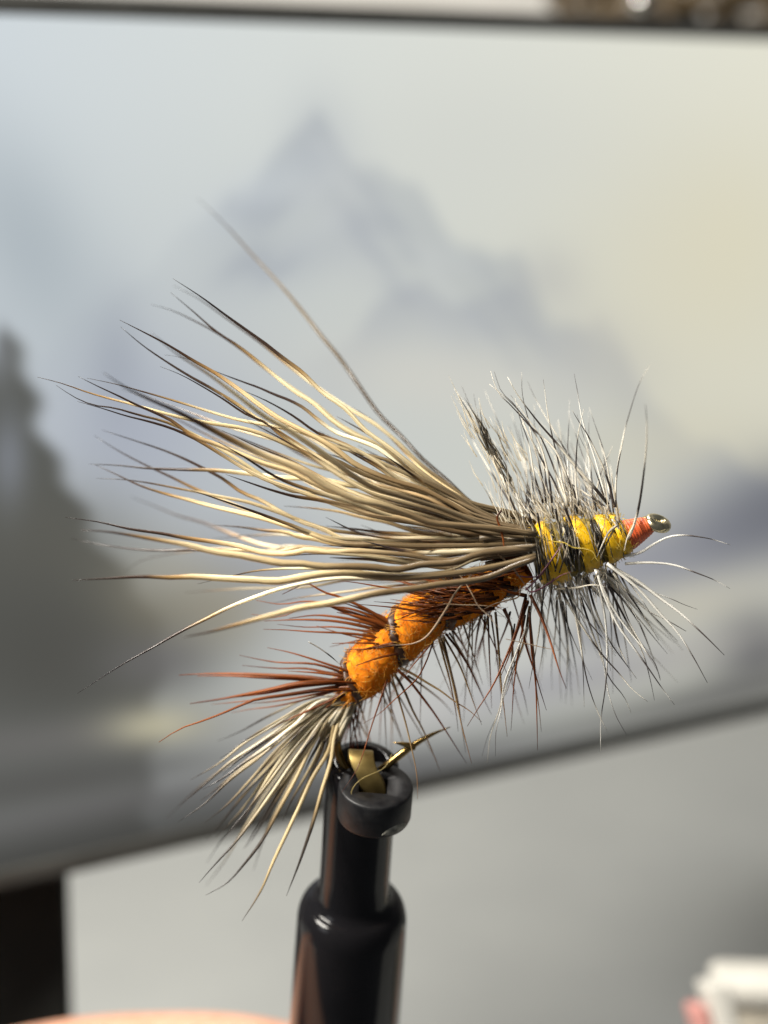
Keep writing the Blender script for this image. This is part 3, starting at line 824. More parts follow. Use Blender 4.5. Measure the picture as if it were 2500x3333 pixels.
for i in range(56):
    j = random.randrange(1, len(WT) - 9); k = min(len(WT) - 9, j + random.choice((1, 2, 3)))
    pa, pb = WT[j], WT[k]
    pts = blend(pa[0], pb[0], random.uniform(.15, .85))
    cut = random.uniform(.5, .98) if i < 26 else random.uniform(.32, .6)
    m_ = max(5, int(len(pts) * cut)); pts = pts[:m_]
    dx, dy = random.gauss(0, 10), random.gauss(0, 14)
    pts = [(x + dx * (q / len(pts)), y + dy * (q / len(pts)) * 1.6) for q, (x, y) in enumerate(pts)]
    dr = random.uniform(-.25, .4); dt = dr + random.uniform(-.5, 1.4)
    s = random.uniform(.6, 1.05)
    fibre('hair', pts, lambda t, a=dr, b=dt: a + (b - a) * t ** 1.3, random.uniform(9, 16), M['elk'], wing, n=34, sides=6, tint=(s, s * .95, s * .86), wob=1.4)

# ---- tail
TAIL_T = [
 ("D 490,505 700,410 950,280 1300,150", 8, .9, (.8, .8, .8)), ("D 280,800 500,680 700,520 930,380 1300,180", 11, .55, (.9, .9, .9)),
 ("D 200,1000 400,830 600,660 820,520 1100,330 1400,190", 12, .5, (1, 1, 1)), ("D 380,875 540,780 700,670 900,530 1100,370 1300,190", 16, .3, (1.6, 1.7, 1.85)),  # second hair's strong tint paints in its white highlight
 ("D 190,1130 400,980 600,790 800,640 1000,480 1350,220", 12, .4, (1, .95, .85)), ("D 390,1140 560,1000 750,800 960,560 1200,350 1420,200", 12, .55, (.75, .7, .62)),
 ("D 600,1150 750,940 900,740 1100,480 1400,230", 12, .6, (1, 1, .9)), ("D 690,1130 780,960 900,760 1100,500 1380,230", 15, .4, (1.35, 1.35, 1.3)),
 ("D 350,1600 500,1430 650,1260 800,1060 950,850 1150,560 1400,250", 14, .25, (.85, .82, .75)),
 ("D 400,1690 560,1600 700,1450 850,1250 960,1050 1100,790 1230,530 1420,250", 14, .3, (1.2, 1.1, .9)),
 ("D 680,1890 830,1650 930,1420 1030,1210 1130,1000 1230,780 1340,600 1450,250", 15, .35, (1.1, 1, .8)),
 ("D 1025,1700 1130,1430 1230,1130 1300,880 1370,650 1400,450 1480,250", 15, .3, (1.1, 1, .8)),
 ("D 410,1440 500,1300 640,1150 800,950 1100,560 1400,250", 10, 1.3, (.8, .8, .8)), ("D 400,1620 540,1440 700,1180 900,860 1200,480 1420,240", 10, 1.5, (.9, .9, .9)),
 ("D 770,1500 850,1250 1000,950 1250,500 1440,240", 11, 1.3, (1, .95, .85)), ("D 1050,1180 1150,900 1300,650 1390,400 1460,240", 13, .7, (1.1, 1.05, .9)),
 ("D 100,1100 300,900 560,700 900,450 1300,190", 9, 1.4, (.9, .9, .9)), ("D 1290,560 1340,480 1420,330 1480,240", 16, .5, (.9, .8, .6)),
]
mb = MB()
for k in range(14):
    q = k / 13
    p0 = P(1135 + 30 * q, 2262 + 10 * math.sin(k), DB(1140) + random.uniform(-.06, .06)); p1 = P(1085 + 45 * q, 2310 + 40 * q, DB(1120) + random.uniform(-.08, .1)); p2 = P(1020 + 70 * q, 2380 + 60 * q, .5 + random.uniform(-.15, .25))
    tube(mb, catmull([tuple(p0), tuple(p1), tuple(p2)], 8), [.017, .018, .018, .017, .016, .014, .01, .004], 6)
tail = mb.build('tail', M['tail'], fly)
TT = []
for txt, w, dt, tint in TAIL_T:
    pts = trace(txt)[::-1]
    x, y = pts[0]
    pts = [(1148, 2262 + (y - 2290) * .2), ((x + 1148) / 2 + 2, (y + 2268) / 2)] + pts[0:]
    TT.append((pts, w, dt, tint))
    fibre('hair', pts, (.42, dt), w * .95, M['tail'], tail, n=30, sides=7, tint=tint, wob=1.2)
for i in range(34):
    a, b_ = random.sample(TT, 2)
    pts = blend(a[0], b_[0], random.uniform(.2, .8)); pts = pts[:random.randrange(7, 14)]
    s = random.uniform(.7, 1.15)
    fibre('hair', pts, (.45, random.uniform(.3, 1.2)), random.uniform(9, 14), M['tail'], tail, n=22, sides=6, tint=(s, s * .97, s * .88), wob=2)

# ---- brown hackle wound along the body
mb = MB(); pts = []
for i in range(200):
    q = .06 + .86 * i / 199; a = rib_phase(q) - .38; p, tg = ab_at(q); r, u = frame(tg)
    pts.append(p + (r * math.cos(a) + u * math.sin(a)) * (ab_r(q, a) + .002))
tube(mb, pts, [.042 + .008 * math.sin(i * .9) for i in range(200)], 8, flat=.42)
bh_ = mb.build('brown_hackle', M['stem'], fly)
BR_T = [
 # fans that point back over the tail
 ("C 1250,1350 1450,1390 E 100,760 290,840 340,880", 10, .1), ("C 1420,1305 1560,1335 E 0,705 120,745 280,800 390,850", 10, .0), ("C 1270,1412 1500,1430 E 0,780 150,810 270,830 340,880", 10, .15),
 ("C 890,1470 1050,1462 1250,1462 1450,1472 E 0,840 140,860 290,885", 17, .2), ("C 1000,1475 1200,1475 1400,1485 E 0,855 150,870 290,890", 15, .25),
 ("D 280,215 450,190 700,145 900,105 1080,65 1300,45 1500,30", 18, .1), ("D 330,205 600,165 900,125 1100,85 1500,40", 15, .15), ("D 450,220 700,195 900,170 1150,135 1450,85", 9, .2),
 ("D 40,512 200,410 400,340 600,260 760,190 1000,150 1250,110 1450,80", 13, -.2), ("D 600,285 760,255 900,240 1080,205 1250,160 1480,90", 8, .3), ("D 700,215 900,200 1100,170 1440,100", 9, .3),
 ("D 910,410 1000,355 1100,310 1250,240 1400,170 1500,110", 10, .1), ("D 1150,405 1250,310 1350,230 1480,140", 8, .2),
 ("C 1510,985 E 20,210 100,260 200,290 400,380 600,500", 12, -.1), ("C 1350,1020 1500,1045 E 0,325 300,400 600,510", 10, .1), ("C 1325,1105 1500,1120 E 40,335 300,420 600,525", 10, .15),
 ("C 1395,1195 1550,1200 E 0,530 300,545 450,565 610,590", 10, .0), ("C 1480,1165 E -20,500 200,500 400,530 610,570", 9, .1), ("C 1400,1145 E 0,450 200,462 420,505 610,560", 13, .1), ("C 1550,1130 E 60,420 250,440 430,480 610,545", 14, .1),
 ("E 60,490 150,520 300,560 450,590 610,600", 8, .0), ("E 120,360 260,370 420,420 610,520", 14, .0), ("E 200,400 350,430 480,470 620,550", 16, -.05), ("E 230,330 400,390 520,440 620,530", 13, .0),
 ("E 230,190 330,200 420,215 600,245 750,265 920,330", 10, -.1), ("E 330,345 450,355 600,370 760,395 920,420", 8, -.25), ("E 450,328 600,340 700,352 880,372 980,400", 8, -.25), ("E 500,360 650,380 800,402 960,425", 9, -.25),
 ("E 560,235 700,270 850,310 1000,390", 10, .0), ("E 640,185 760,230 900,290 1000,370", 12, .0), ("E 700,300 840,330 980,400", 9, -.2), ("E 800,260 900,310 1010,400", 14, -.1),
 ("E 900,250 1000,300 1120,390 1200,400", 14, -.1), ("E 950,390 1050,380 1160,395 1260,370", 12, -.2), ("E 880,300 1000,330 1100,370 1220,380", 14, -.15), ("E 1280,230 1350,260 1480,290", 14, -.1),
 ("S 1330,1868 1400,1890 E 950,200 1060,260", 10, .1), ("S 1240,1880 1310,1895 1400,1920", 9, .2),
 # fans that hang below
 ("E 370,1155 480,1090 600,980 680,910 740,850 800,740 850,600", 7, -.45), ("E 230,1620 340,1450 400,1280 430,1180 490,1000 540,850", 8, -.2), ("E 565,1370 572,1200 570,1100 560,950 550,830", 10, 1.1),
 ("E 745,1660 740,1500 700,1300 670,1170 640,1060 600,930 565,820", 9, -.1), ("E 895,1468 820,1280 770,1170 720,1080 650,920 585,810", 11, .35), ("E 1075,1418 1000,1300 930,1190 850,1070 760,950 680,850 610,790", 12, .3),
 ("E 1178,1140 1090,1060 1000,1005 900,930 800,870 720,820 630,775", 10, -.1), ("E 990,1095 920,1010 850,950 770,890 680,830", 9, .7), ("E 600,900 660,830 720,750 790,670 850,595", 7, -.1),
 ("E 1020,1205 1000,1050 980,950 960,850 920,700 885,565", 10, .2), ("E 1110,1420 1075,1290 1040,1150 1010,1010 980,860 940,700 895,565", 11, .0), ("E 1070,1345 1040,1150 1010,960 970,800 915,570", 10, .4),
 ("E 1178,1160 1130,1030 1080,890 1030,760 970,650 915,555", 9, .1), ("E 1245,1092 1190,980 1130,850 1080,750 1010,640 935,545", 9, .35), ("E 1165,800 1110,720 1050,620 985,525", 9, .9), ("E 1200,1000 1130,830 1060,700 960,540", 8, .6),
 ("E 1115,800 1130,700 1140,600 1155,500 1170,430", 11, .5), ("E 1130,780 1150,690 1170,620 1200,520 1220,425", 10, .6), ("E 1245,1050 1238,860 1230,700 1225,560 1220,430", 9, .4), ("E 1350,1240 1330,1060 1310,900 1300,760 1290,620 1270,400", 11, .2),
 ("E 1080,1170 1160,1040 1250,900 1330,730 1400,560 1440,430 1475,300", 14, -.2), ("E 1270,760 1290,640 1350,480 1370,400", 11, .5), ("E 1400,560 1370,470 1330,380", 14, .3), ("E 1300,850 1360,700 1420,520 1490,330", 12, .1),
 ("G 505,915 460,800 410,640 370,520 310,380 262,285", 15, -.3), ("E 1615,1062 1570,920 1540,820 1500,700 1470,600 1450,470 1490,320", 12, .1), ("E 1555,1330 1550,1100 1540,850 1515,650 1500,400", 12, .1), ("E 1580,1205 1565,1050 1550,950 1530,700 1500,420", 10, .25),
 ("E 1375,1200 1385,1060 1390,950 1420,700 1470,420", 10, .3), ("E 1490,1092 1475,1010 1460,950 1400,760 1380,500", 9, .5), ("E 1465,1150 1420,1020 1390,900 1380,700 1400,480", 7, .8),
 ("E 1340,960 1400,780 1470,560 1500,360", 11, .3), ("E 1310,1120 1310,980 1290,780 1240,420", 8, .5), ("E 1230,900 1210,760 1190,600 1200,430", 8, .9),
]
for i, (txt, w, dt) in enumerate(BR_T):
    pts = trace(txt)[::-1]
    mat = M['tan'] if (txt[0] == 'E' and pts[-1][1] > 2250 and random.random() < .55) else M['brown']
    d0 = DB(pts[0][0]) - .12 if dt < .5 else DB(pts[0][0])
    fibre('barb', pts, (d0, d0 + dt), w * (1.02 if i > 37 else 1.2), mat, bh_, n=14, sides=5, prof='barb', flat=.7)
for i in range(44):                                   # the turns one cannot follow singly to their root
    q = random.uniform(.08, .95); p, tg = ab_at(q)
    x0, y0 = np.interp(q, np.linspace(0, 1, len(axis_px)), [a[0] for a in axis_px]), np.interp(q, np.linspace(0, 1, len(axis_px)), [a[1] for a in axis_px])
    a = math.radians(random.uniform(-128, -62)); L = random.uniform(190, 370) * (1 if q > .3 else .75)
    y0 += 55; ca, sa = math.cos(a), -math.sin(a)
    b_ = random.uniform(-25, 25)
    pts = [(x0, y0), (x0 + ca * L * .5 + b_ * .4, y0 + sa * L * .5), (x0 + ca * L + b_, y0 + sa * L)]
    d0 = DB(x0) + random.uniform(-.05, .1)
    fibre('barb', pts, (d0, d0 + random.uniform(.1, 1.1)), random.uniform(6, 9), M['tan'] if random.random() < .65 else M['brown'], bh_, n=10, sides=5, prof='barb', flat=.7)
for i in range(16):                                   # short backward fans at each turn
    q = random.choice((.14, .16, .40, .43, .63, .66, .84)) + random.uniform(-.02, .02); p, tg = ab_at(min(.97, q))
    x0, y0 = np.interp(q, np.linspace(0, 1, len(axis_px)), [a[0] for a in axis_px]), np.interp(q, np.linspace(0, 1, len(axis_px)), [a[1] for a in axis_px])
    x0 += random.uniform(-20, 20); y0 += random.uniform(-40, 50)
    a = math.radians(random.uniform(164, 200)); L = random.uniform(120, 250)
    pts = [(x0, y0), (x0 + math.cos(a) * L * .5, y0 - math.sin(a) * L * .5 - 4), (x0 + math.cos(a) * L, y0 - math.sin(a) * L)]
    d0 = DB(x0) - .14
    fibre('barb', pts, (d0, d0 + random.uniform(-.35, .3)), random.uniform(8, 13), M['brown'], bh_, n=10, sides=5, prof='barb', flat=.7)

axx, axy = [a[0] for a in axis_px], [a[1] for a in axis_px]
for x_c, y_o, sp, cnt, Lr in ((1296, 0, 8, 8, (110, 190)), (1455, 0, 14, 18, (90, 200)), (1520, 10, 22, 26, (80, 190)), (1600, 10, 25, 26, (80, 180)), (1670, 15, 20, 22, (70, 150))):
    for i in range(cnt):                              # barbs laid back over the body at each turn
        x0 = x_c + random.gauss(0, sp); y0 = np.interp(x0, axx, axy) + y_o + random.uniform(-55, 55)
        a = math.radians(random.uniform(166, 196)); L = random.uniform(*Lr)
        pts = [(x0 - math.cos(a) * -L * k, y0 - math.sin(a) * L * k) for k in (0, .5, 1)]
        def dep(x, y):
            cy = np.interp(x, axx, axy); R_ = .18
            return DB(x) - math.sqrt(max(.002, R_ * R_ - ((y - cy) * S * .75) ** 2)) - .02
        ds = [dep(*p) for p in pts]; lift = random.uniform(.03, .12)
        o = fibre('barb', pts, lambda t, ds=ds, lift=lift: float(np.interp(t, [0, .5, 1], ds)) - lift * t, random.uniform(7, 13), M['brown'], bh_, n=9, sides=5, prof='barb', flat=.7)
        k = random.uniform(.3, .9); o.color = (k, k, k, 1)
# ---- thorax: yellow floss with grizzly hackle wound through it
th = [(1735, 1808), (1800, 1797), (1880, 1775), (1960, 1758), (2040, 1738)]
tha = [Vector(p) for p in catmull([tuple(P(x, y, .02)) for x, y in th], 60)]
def th_at(q):
    f = min(max(q, 0), 1) * 59; i = min(58, int(f)); p = tha[i].lerp(tha[i + 1], f - i)
    return p, (tha[min(i + 2, 59)] - tha[max(i - 1, 0)]).normalized()
def th_r(q): return float(np.interp(q, [0, .12, .35, .6, .85, 1.0], [.20, .235, .232, .205, .17, .135]))
mb = MB(); verts, faces = [], []
for i in range(40):
    q = i / 39; p, tg = th_at(q); r, u = frame(tg)
    for k in range(40):
        a = 2 * math.pi * k / 40
        rr = (th_r(q) - .022) * (1 if 0 < i < 39 else .4) + RNG.normal(0, .003)
        verts.append(p + (r * math.cos(a) + u * math.sin(a)) * rr)
for i in range(39):
    for k in range(40):
        k2 = (k + 1) % 40; faces.append([i * 40 + k, i * 40 + k2, (i + 1) * 40 + k2, (i + 1) * 40 + k])
mb.add(verts, faces); thorax = mb.build('thorax', M['floss_core'], fly)
for q0, wd, sl, ws in ((.03, .022, .10, .3), (.17, .052, .16, .75), (.53, .066, .18, .55), (.795, .062, .12, .45), (.93, .05, .08, .3)):
    # a wrap of floss: flat ribbon all round, wider below, on a slant
    mb = MB(); verts, faces, uvs = [], [], []
    na, nb = 64, 9
    for k in range(na):
        a = 2 * math.pi * k / na
        q = q0 + sl * math.sin(-a) * .32
        ww = wd * (1 + ws * (.5 - .5 * math.sin(a)))
        for j in range(nb):
            s = j / (nb - 1) * 2 - 1
            qq = q + s * ww; p, tg = th_at(qq); r, u = frame(tg)
            ext = 0 if 0 <= qq <= 1 else (qq if qq < 0 else qq - 1)
            p = p + tg * ext * .75
            rr = th_r(qq) + .018 * math.sqrt(max(0, 1 - s * s * .97)) - .012 + .003 * math.sin(a * 9 + j)
            verts.append(p + (r * math.cos(a) + u * math.sin(a)) * rr)
    for k in range(na):
        k2 = (k + 1) % na
        for j in range(nb - 1):
            faces.append([k * nb + j, k2 * nb + j, k2 * nb + j + 1, k * nb + j + 1])
            uvs.append([(j / nb, k / na), (j / nb, (k + 1) / na), ((j + 1) / nb, (k + 1) / na), ((j + 1) / nb, k / na)])
    mb.add(verts, faces, uvs); mb.build('floss_wrap', M['floss'], thorax)
mb = MB()                                            # loose ends of floss, uncountable
for _ in range(420):
    q = random.choice((.17, .53, .795, .93)) + random.gauss(0, .05); a = random.uniform(0, 2 * math.pi); p, tg = th_at(q); r, u = frame(tg)
    n = r * math.cos(a) + u * math.sin(a); s = n.cross(tg); st_ = p + n * (th_r(q) - .004)
    al = (s * random.choice((-1, 1)) + tg * random.uniform(-.8, .8)).normalized(); L = random.uniform(.03, .09); k = random.uniform(.1, .7)
    tube(mb, [st_, st_ + al * L * .5 + n * L * k * .5, st_ + al * L + n * L * k * .6], [.0028, .0024, .001], 3, cap=False)
tag(mb.build('floss_fuzz', M['ythread'], thorax), kind='stuff')
# grizzly stem: a coil between the wraps
mb = MB(); pts = []
for i in range(220):
    q = -.02 + .98 * i / 219; a = q * 2 * math.pi * 4.0 + 1.6; p, tg = th_at(q); r, u = frame(tg)
    pts.append(p + (r * math.cos(a) + u * math.sin(a)) * (th_r(q) - .006))
tube(mb, pts, [.007 + .002 * math.sin(i) for i in range(220)], 6)
gh = mb.build('grizzly_hackle', M['gstem'], fly)
GZ_T = [
 # upward and back: (trace tip->root, width, depth change, material)
 ("F 190,270 230,470 330,680 420,950 480,1110", 7, .3, 'grizzly'), ("F 225,300 250,480 340,700 430,960 500,1130", 7, .2, 'grizzly'), ("F 60,240 130,330 200,430 300,650 400,880 500,1130", 8, .3, 'grizzly'),
 ("F 110,220 170,360 230,480 340,660 460,900 540,1120", 8, .3, 'white_barb'), ("F 265,250 330,400 400,570 500,800 600,1020", 6, .6, 'grizzly'), ("F 295,205 410,300 560,470 640,620 700,850 720,1010", 8, .0, 'grizzly'),
 ("F 420,160 480,270 560,380 640,480 730,580 820,690 900,790 1010,910 1100,1020", 11, -.1, 'grizzly'), ("F 305,120 360,270 440,350 580,500 740,650 820,830 900,1010", 9, .1, 'grizzly'), ("F 330,125 380,260 480,360 540,500 640,700 740,880 800,1020", 7, .2, 'grizzly'),
 ("F 470,300 500,430 560,600 600,820 660,1010", 7, .1, 'grizzly'), ("F 515,130 520,280 560,450 590,600 640,780 680,1010", 7, .2, 'grizzly'), ("F 660,175 675,290 690,400 715,530 760,720 790,880 830,1030", 7, .1, 'grizzly'),
 ("F 555,190 590,270 620,330 720,500 850,720 960,900 1040,1050", 7, .4, 'grizzly'), ("F 870,140 890,250 920,430 960,570 1000,680 1040,820 1080,960 1100,1060", 8, .2, 'white_barb'), ("F 855,385 900,460 960,550 1010,650 1070,780 1110,900 1140,1040", 9, -.1, 'grizzly'),
 ("F 935,370 910,470 890,600 885,680 880,880 900,1030", 7, .0, 'grizzly'), ("F 1385,70 1330,160 1300,230 1250,380 1215,500 1195,590 1170,720 1150,880 1150,1060", 6, .5, 'grizzly'), ("F 1205,555 1185,660 1165,760 1150,890 1150,1040", 7, .0, 'grizzly'),
 ("F 1350,340 1360,480 1358,600 1345,760 1330,880 1300,1060 1250,1220 1195,1310", 10, -.9, 'grizzly'), ("F 1130,620 1100,690 1060,780 1030,880 1010,1030", 7, .3, 'grizzly'), ("F 810,860 880,900 960,955 1030,1000 1100,1060", 9, .1, 'grizzly'),
 ("F 1120,810 1135,920 1150,1000 1165,1100 1180,1230", 14, -.2, 'web'), ("F 440,280 540,420 640,560 720,740 800,960 860,1080", 8, .1, 'grizzly'), ("F 600,340 600,480 620,600 660,760 700,980", 6, .5, 'grizzly'),
 ("F 100,400 180,580 260,720 380,920 480,1080", 6, .8, 'grizzly'), ("F 1040,580 1070,700 1090,820 1110,980", 6, .6, 'grizzly'),
 # lying across the thorax
 ("F 700,1560 690,1440 660,1320 640,1200 620,1080", 13, -.02, 'grizzly'), ("F 640,1540 640,1420 620,1300 590,1180 560,1080", 14, -.02, 'grizzly'), ("F 880,1460 830,1380 790,1280 770,1180 740,1050", 15, -.02, 'grizzly'),
 ("F 900,1440 880,1330 870,1220 830,1100 790,1010", 16, -.02, 'grizzly'), ("F 860,1430 820,1350 790,1300 770,1260", 13, -.04, 'white_barb'), ("F 900,1400 905,1330 890,1240", 10, -.04, 'white_barb'),
 ("F 1010,1340 1010,1250 990,1150 960,1060", 13, -.02, 'grizzly'), ("F 1020,1380 1060,1290 1110,1200 1160,1160", 14, -.06, 'white_barb'), ("F 1040,1400 1080,1300 1130,1200", 12, -.05, 'grizzly'), ("F 600,1400 580,1280 540,1180 520,1100", 15, .0, 'grizzly'),
 ("F 570,1400 540,1260 500,1140 470,1060", 10, -.05, 'web'), ("F 1205,1330 1230,1240 1280,1140 1300,1070", 8, -.3, 'web'),
 # forward and below
 ("G 1610,242 1530,195 1400,140 1250,85 1050,65 900,72", 9, -.1, 'white_barb'), ("S 2378,1773 2290,1750 2220,1742 2180,1746 2130,1770 2080,1800 2030,1810", 9, -.1, 'white_barb'),
 ("G 1315,530 1180,450 1060,390 900,250 740,115 700,80", 11, .1, 'white_barb'), ("G 1572,688 1430,550 1280,410 1120,290 1000,200 820,100 770,70", 13, -.1, 'white_barb'), ("G 1458,878 1350,680 1260,540 1150,420 980,230 830,110 780,70", 11, .0, 'white_barb'),
 ("G 1390,380 1290,345 1200,305 1080,260 900,160 800,90", 6, .1, 'white_barb'), ("G 1140,860 1110,760 1040,660 940,540 830,390 750,230 700,110", 10, .0, 'white_barb'), ("G 1235,1025 1170,940 1060,780 960,640 850,480 760,280 710,120", 11, .0, 'white_barb'),
 ("G 1140,850 1080,680 1000,480 860,280 760,150", 8, .3, 'grizzly'), ("G 1100,995 1070,850 1030,700 900,440 760,170", 8, .2, 'grizzly'), ("G 1055,1007 950,920 850,800 750,690 640,540 540,380 470,250", 9, -.15, 'grizzly'),
 ("G 735,1335 740,1100 770,900 780,700 760,400 700,150", 9, -.1, 'white_barb'), ("G 912,1225 850,1120 790,950 760,760 690,450 620,180", 8, .1, 'white_barb'), ("G 942,1078 900,980 800,850 720,650 600,300", 8, .1, 'grizzly'),
 ("G 780,1203 720,1080 650,880 600,620 560,400 500,230", 8, .0, 'grizzly'), ("G 980,850 900,740 800,600 700,380 640,160", 9, .1, 'grizzly'), ("G 770,230 680,215 560,235 430,245", 8, -.35, 'web'),
 ("G 1255,870 1150,760 1000,600 850,350 740,130", 5, .7, 'grizzly'), ("G 920,760 860,630 820,450 760,200", 9, .0, 'grizzly'), ("G 500,1020 510,820 510,600 480,350", 7, .8, 'grizzly'), ("G 470,1000 460,760 460,520 440,300", 7, .9, 'grizzly'),
 ("G 410,930 405,760 430,540 440,320", 6, .9, 'grizzly'), ("G 595,960 570,780 530,560 480,330", 7, .7, 'grizzly'),
 ("E 1270,1370 1275,1200 1310,1050 1325,900 1400,700 1480,500", 7, -.2, 'white_barb'), ("E 1215,1420 1240,1220 1300,1050 1330,900 1420,640", 6, .2, 'web'), ("E 1180,1370 1220,1230 1290,1080 1380,800 1480,560", 5, .3, 'grizzly'),
]
for txt, w, dt, mt in GZ_T:
    pts = trace(txt)[::-1]
    d0 = -.17 if abs(dt) < .07 else (-.05 if dt < .25 else .1)
    if abs(dt) < .07 and len(pts) <= 5 and pts[0][1] < 1860 and pts[-1][1] > 1650: d0 = -.225
    lying = d0 == -.225
    o = fibre('barb', pts, (d0, d0 + dt), w * (.7 if lying else 1.2), M[mt], gh, n=18, sides=5, prof='barb', flat=.75, wob=1.0)
    if lying: o.color = (.5, .46, .4, 1)
for i in range(40):                                   # below
    x0 = random.uniform(1720, 2010); y0 = 1905 - (x0 - 1720) * .16 + random.uniform(-30, 5)
    a = math.radians(random.uniform(-104, -50) + (x0 - 1720) * .03); L = random.uniform(230, 450) * (1 - .25 * abs(a + math.pi / 2))
    c = random.uniform(-30, 30)
    pts = [(x0, y0), (x0 + math.cos(a) * L * .5 + c, y0 - math.sin(a) * L * .5), (x0 + math.cos(a) * L + c * .5, y0 - math.sin(a) * L)]
    d0 = random.uniform(-.1, .2)
    fibre('barb', pts, (d0, d0 + random.uniform(-.3, 1.3)), random.uniform(6, 9.5), M[random.choice(('grizzly', 'grizzly', 'grizzly', 'white_barb'))], gh, n=12, sides=5, prof='barb', flat=.75, wob=2)
for i in range(38):                                   # above
    x0 = random.uniform(1700, 2000); y0 = 1690 - (x0 - 1700) * .10 + random.uniform(-8, 20)
    a = math.radians(random.uniform(88, 122)); L = random.uniform(180, 390)
    c = random.uniform(-12, 30)
    pts = [(x0, y0), (x0 + math.cos(a) * L * .5 + c, y0 - math.sin(a) * L * .5), (x0 + math.cos(a) * L, y0 - math.sin(a) * L)]
    d0 = random.uniform(-.05, .2)
    fibre('barb', pts, (d0, d0 + random.uniform(-.2, 1.3)), random.uniform(5.5, 8.5), M[random.choice(('grizzly', 'grizzly', 'grizzly', 'white_barb'))], gh, n=12, sides=5, prof='barb', flat=.75, wob=2)
def on_thorax(x, y):                                  # depth of the thorax surface toward the viewer
    q = (x - 1735) / 305; cy = np.interp(x, [a[0] for a in th], [a[1] for a in th]); R_ = th_r(min(max(q, 0), 1)) + .004
    return .02 - math.sqrt(max(.0004, R_ * R_ - ((y - cy) * S) ** 2))
for x_c, sp, cnt in ((1742, 22, 20), (1843, 24, 26), (1940, 9, 12), (2015, 12, 5)):    # barbs pressed flat between the wraps
    for i in range(cnt):
        x0 = x_c + random.gauss(0, sp * .6); cy = np.interp(x0, [a[0] for a in th], [a[1] for a in th]); R_ = th_r(min(max((x0 - 1735) / 305, 0), 1)) / S
        ya, yb = cy - R_ * random.uniform(.6, .98), cy + R_ * random.uniform(.1, .95)
        pts = [(x0 - 14 + 34 * k + random.gauss(0, 3), ya + (yb - ya) * k) for k in (0, .33, .66, 1)]
        if random.random() < .5: pts = pts[::-1]
        ds = [on_thorax(*p) for p in pts]; jit = random.uniform(-.03, .004)
        o = fibre('barb', pts, lambda t, ds=ds, jit=jit: float(np.interp(t, [0, .33, .66, 1], ds)) + jit * math.sin(t * 3.1), random.uniform(5, 10), M[random.choice(('grizzly', 'grizzly', 'white_barb'))], gh, n=12, sides=5, prof='barb', flat=.7)
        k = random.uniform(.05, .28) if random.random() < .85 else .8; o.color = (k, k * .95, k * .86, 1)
for i in range(11):                                   # loose barbs that cross in front of the thorax
    x0 = random.uniform(1730, 2000); cy = np.interp(x0, [a[0] for a in th], [a[1] for a in th]); R_ = th_r(min(max((x0 - 1735) / 305, 0), 1)) / S
    dx = random.uniform(-60, 50); e = random.choice((1, 1.25, 1.6))
    pts = [(x0, cy + R_ * random.uniform(.2, .9)), (x0 + dx * .5 + random.gauss(0, 5), cy - R_ * .1), (x0 + dx, cy - R_ * e)]
    fibre('barb', pts, (-.23, random.uniform(-.35, -.12)), random.uniform(4, 7), M['grizzly'], gh, n=12, sides=5, prof='barb', flat=.7, wob=2).color = (.55, .5, .43, 1)
# downy web at the base of the hackle, uncountable
mb = MB()
for i in range(260):
    up = i < 170
    x0 = random.uniform(1640, 1990) if up else random.uniform(1740, 2010)
    y0 = (1700 - (x0 - 1700) * .1 if up else 1890 - (x0 - 1720) * .16) + random.uniform(-10, 20)
    a = math.radians(random.uniform(92, 138) if up else random.uniform(-115, -55)); L = random.uniform(50, 190) * (.7 if not up else 1)
    d0 = random.uniform(-.2, .3); cx, cy = random.uniform(-18, 18), random.uniform(-10, 10)
    tube(mb, [P(x0, y0, d0), P(x0 + math.cos(a) * L * .5 + cx, y0 - math.sin(a) * L * .5 + cy, d0 + .05), P(x0 + math.cos(a) * L + cx * .2, y0 - math.sin(a) * L, d0 + random.uniform(-.2, .3))],
         [.0042, .0034, .0012], 3, cap=False)
tag(mb.build('hackle_down', M['web'], gh), kind='stuff')
# the folded feather tip that stands up behind the thorax: dark core, pale edges
for nm, cnt, off, tint, wdt in (('feather_core', 26, 9, (.16, .15, .13), .0075), ('feather_edge', 55, 32, (1.0, .98, .92), .005)):
    mb = MB()
    for i in range(cnt):
        q = random.random() ** .8; o_ = random.gauss(0, off)
        x, y = ZO['F'][0] + .4822 * (215 + 250 * q) + o_, ZO['F'][1] + .4822 * (470 + 480 * q) - o_ * .35
        a = math.radians(random.gauss(116, 6)); L = random.uniform(70, 170) * (1.1 - .4 * q)
        d0 = .1 + random.uniform(-.1, .12); c = random.uniform(-8, 8)
        tube(mb, [P(x, y, d0), P(x + math.cos(a) * L * .5 + c, y - math.sin(a) * L * .5, d0), P(x + math.cos(a) * L, y - math.sin(a) * L, d0 + .05)], [wdt, wdt * .8, .001], 4, cap=False)
    fo = mb.build(nm, M['web'], gh); fo.color = (*tint, 1)
    fo['kind'] = 'stuff'

# ---- head of orange-red thread
mb = MB(); h0, h1 = P(2020, 1752, .0), P(2122, 1705, .0)
hv = (h1 - h0); HL = hv.length; prof = []
nt_ = 11
for i in range(nt_ * 6 + 1):
    q = i / (nt_ * 6); rr = float(np.interp(q, [0, .25, .6, .9, 1.0], [.105, .112, .088, .064, .05]))
    prof.append((q * HL, rr + .0032 * abs(math.sin(q * nt_ * math.pi))))
lathe(mb, h0, hv, prof, 40); mb.build('head', M['head'], fly)
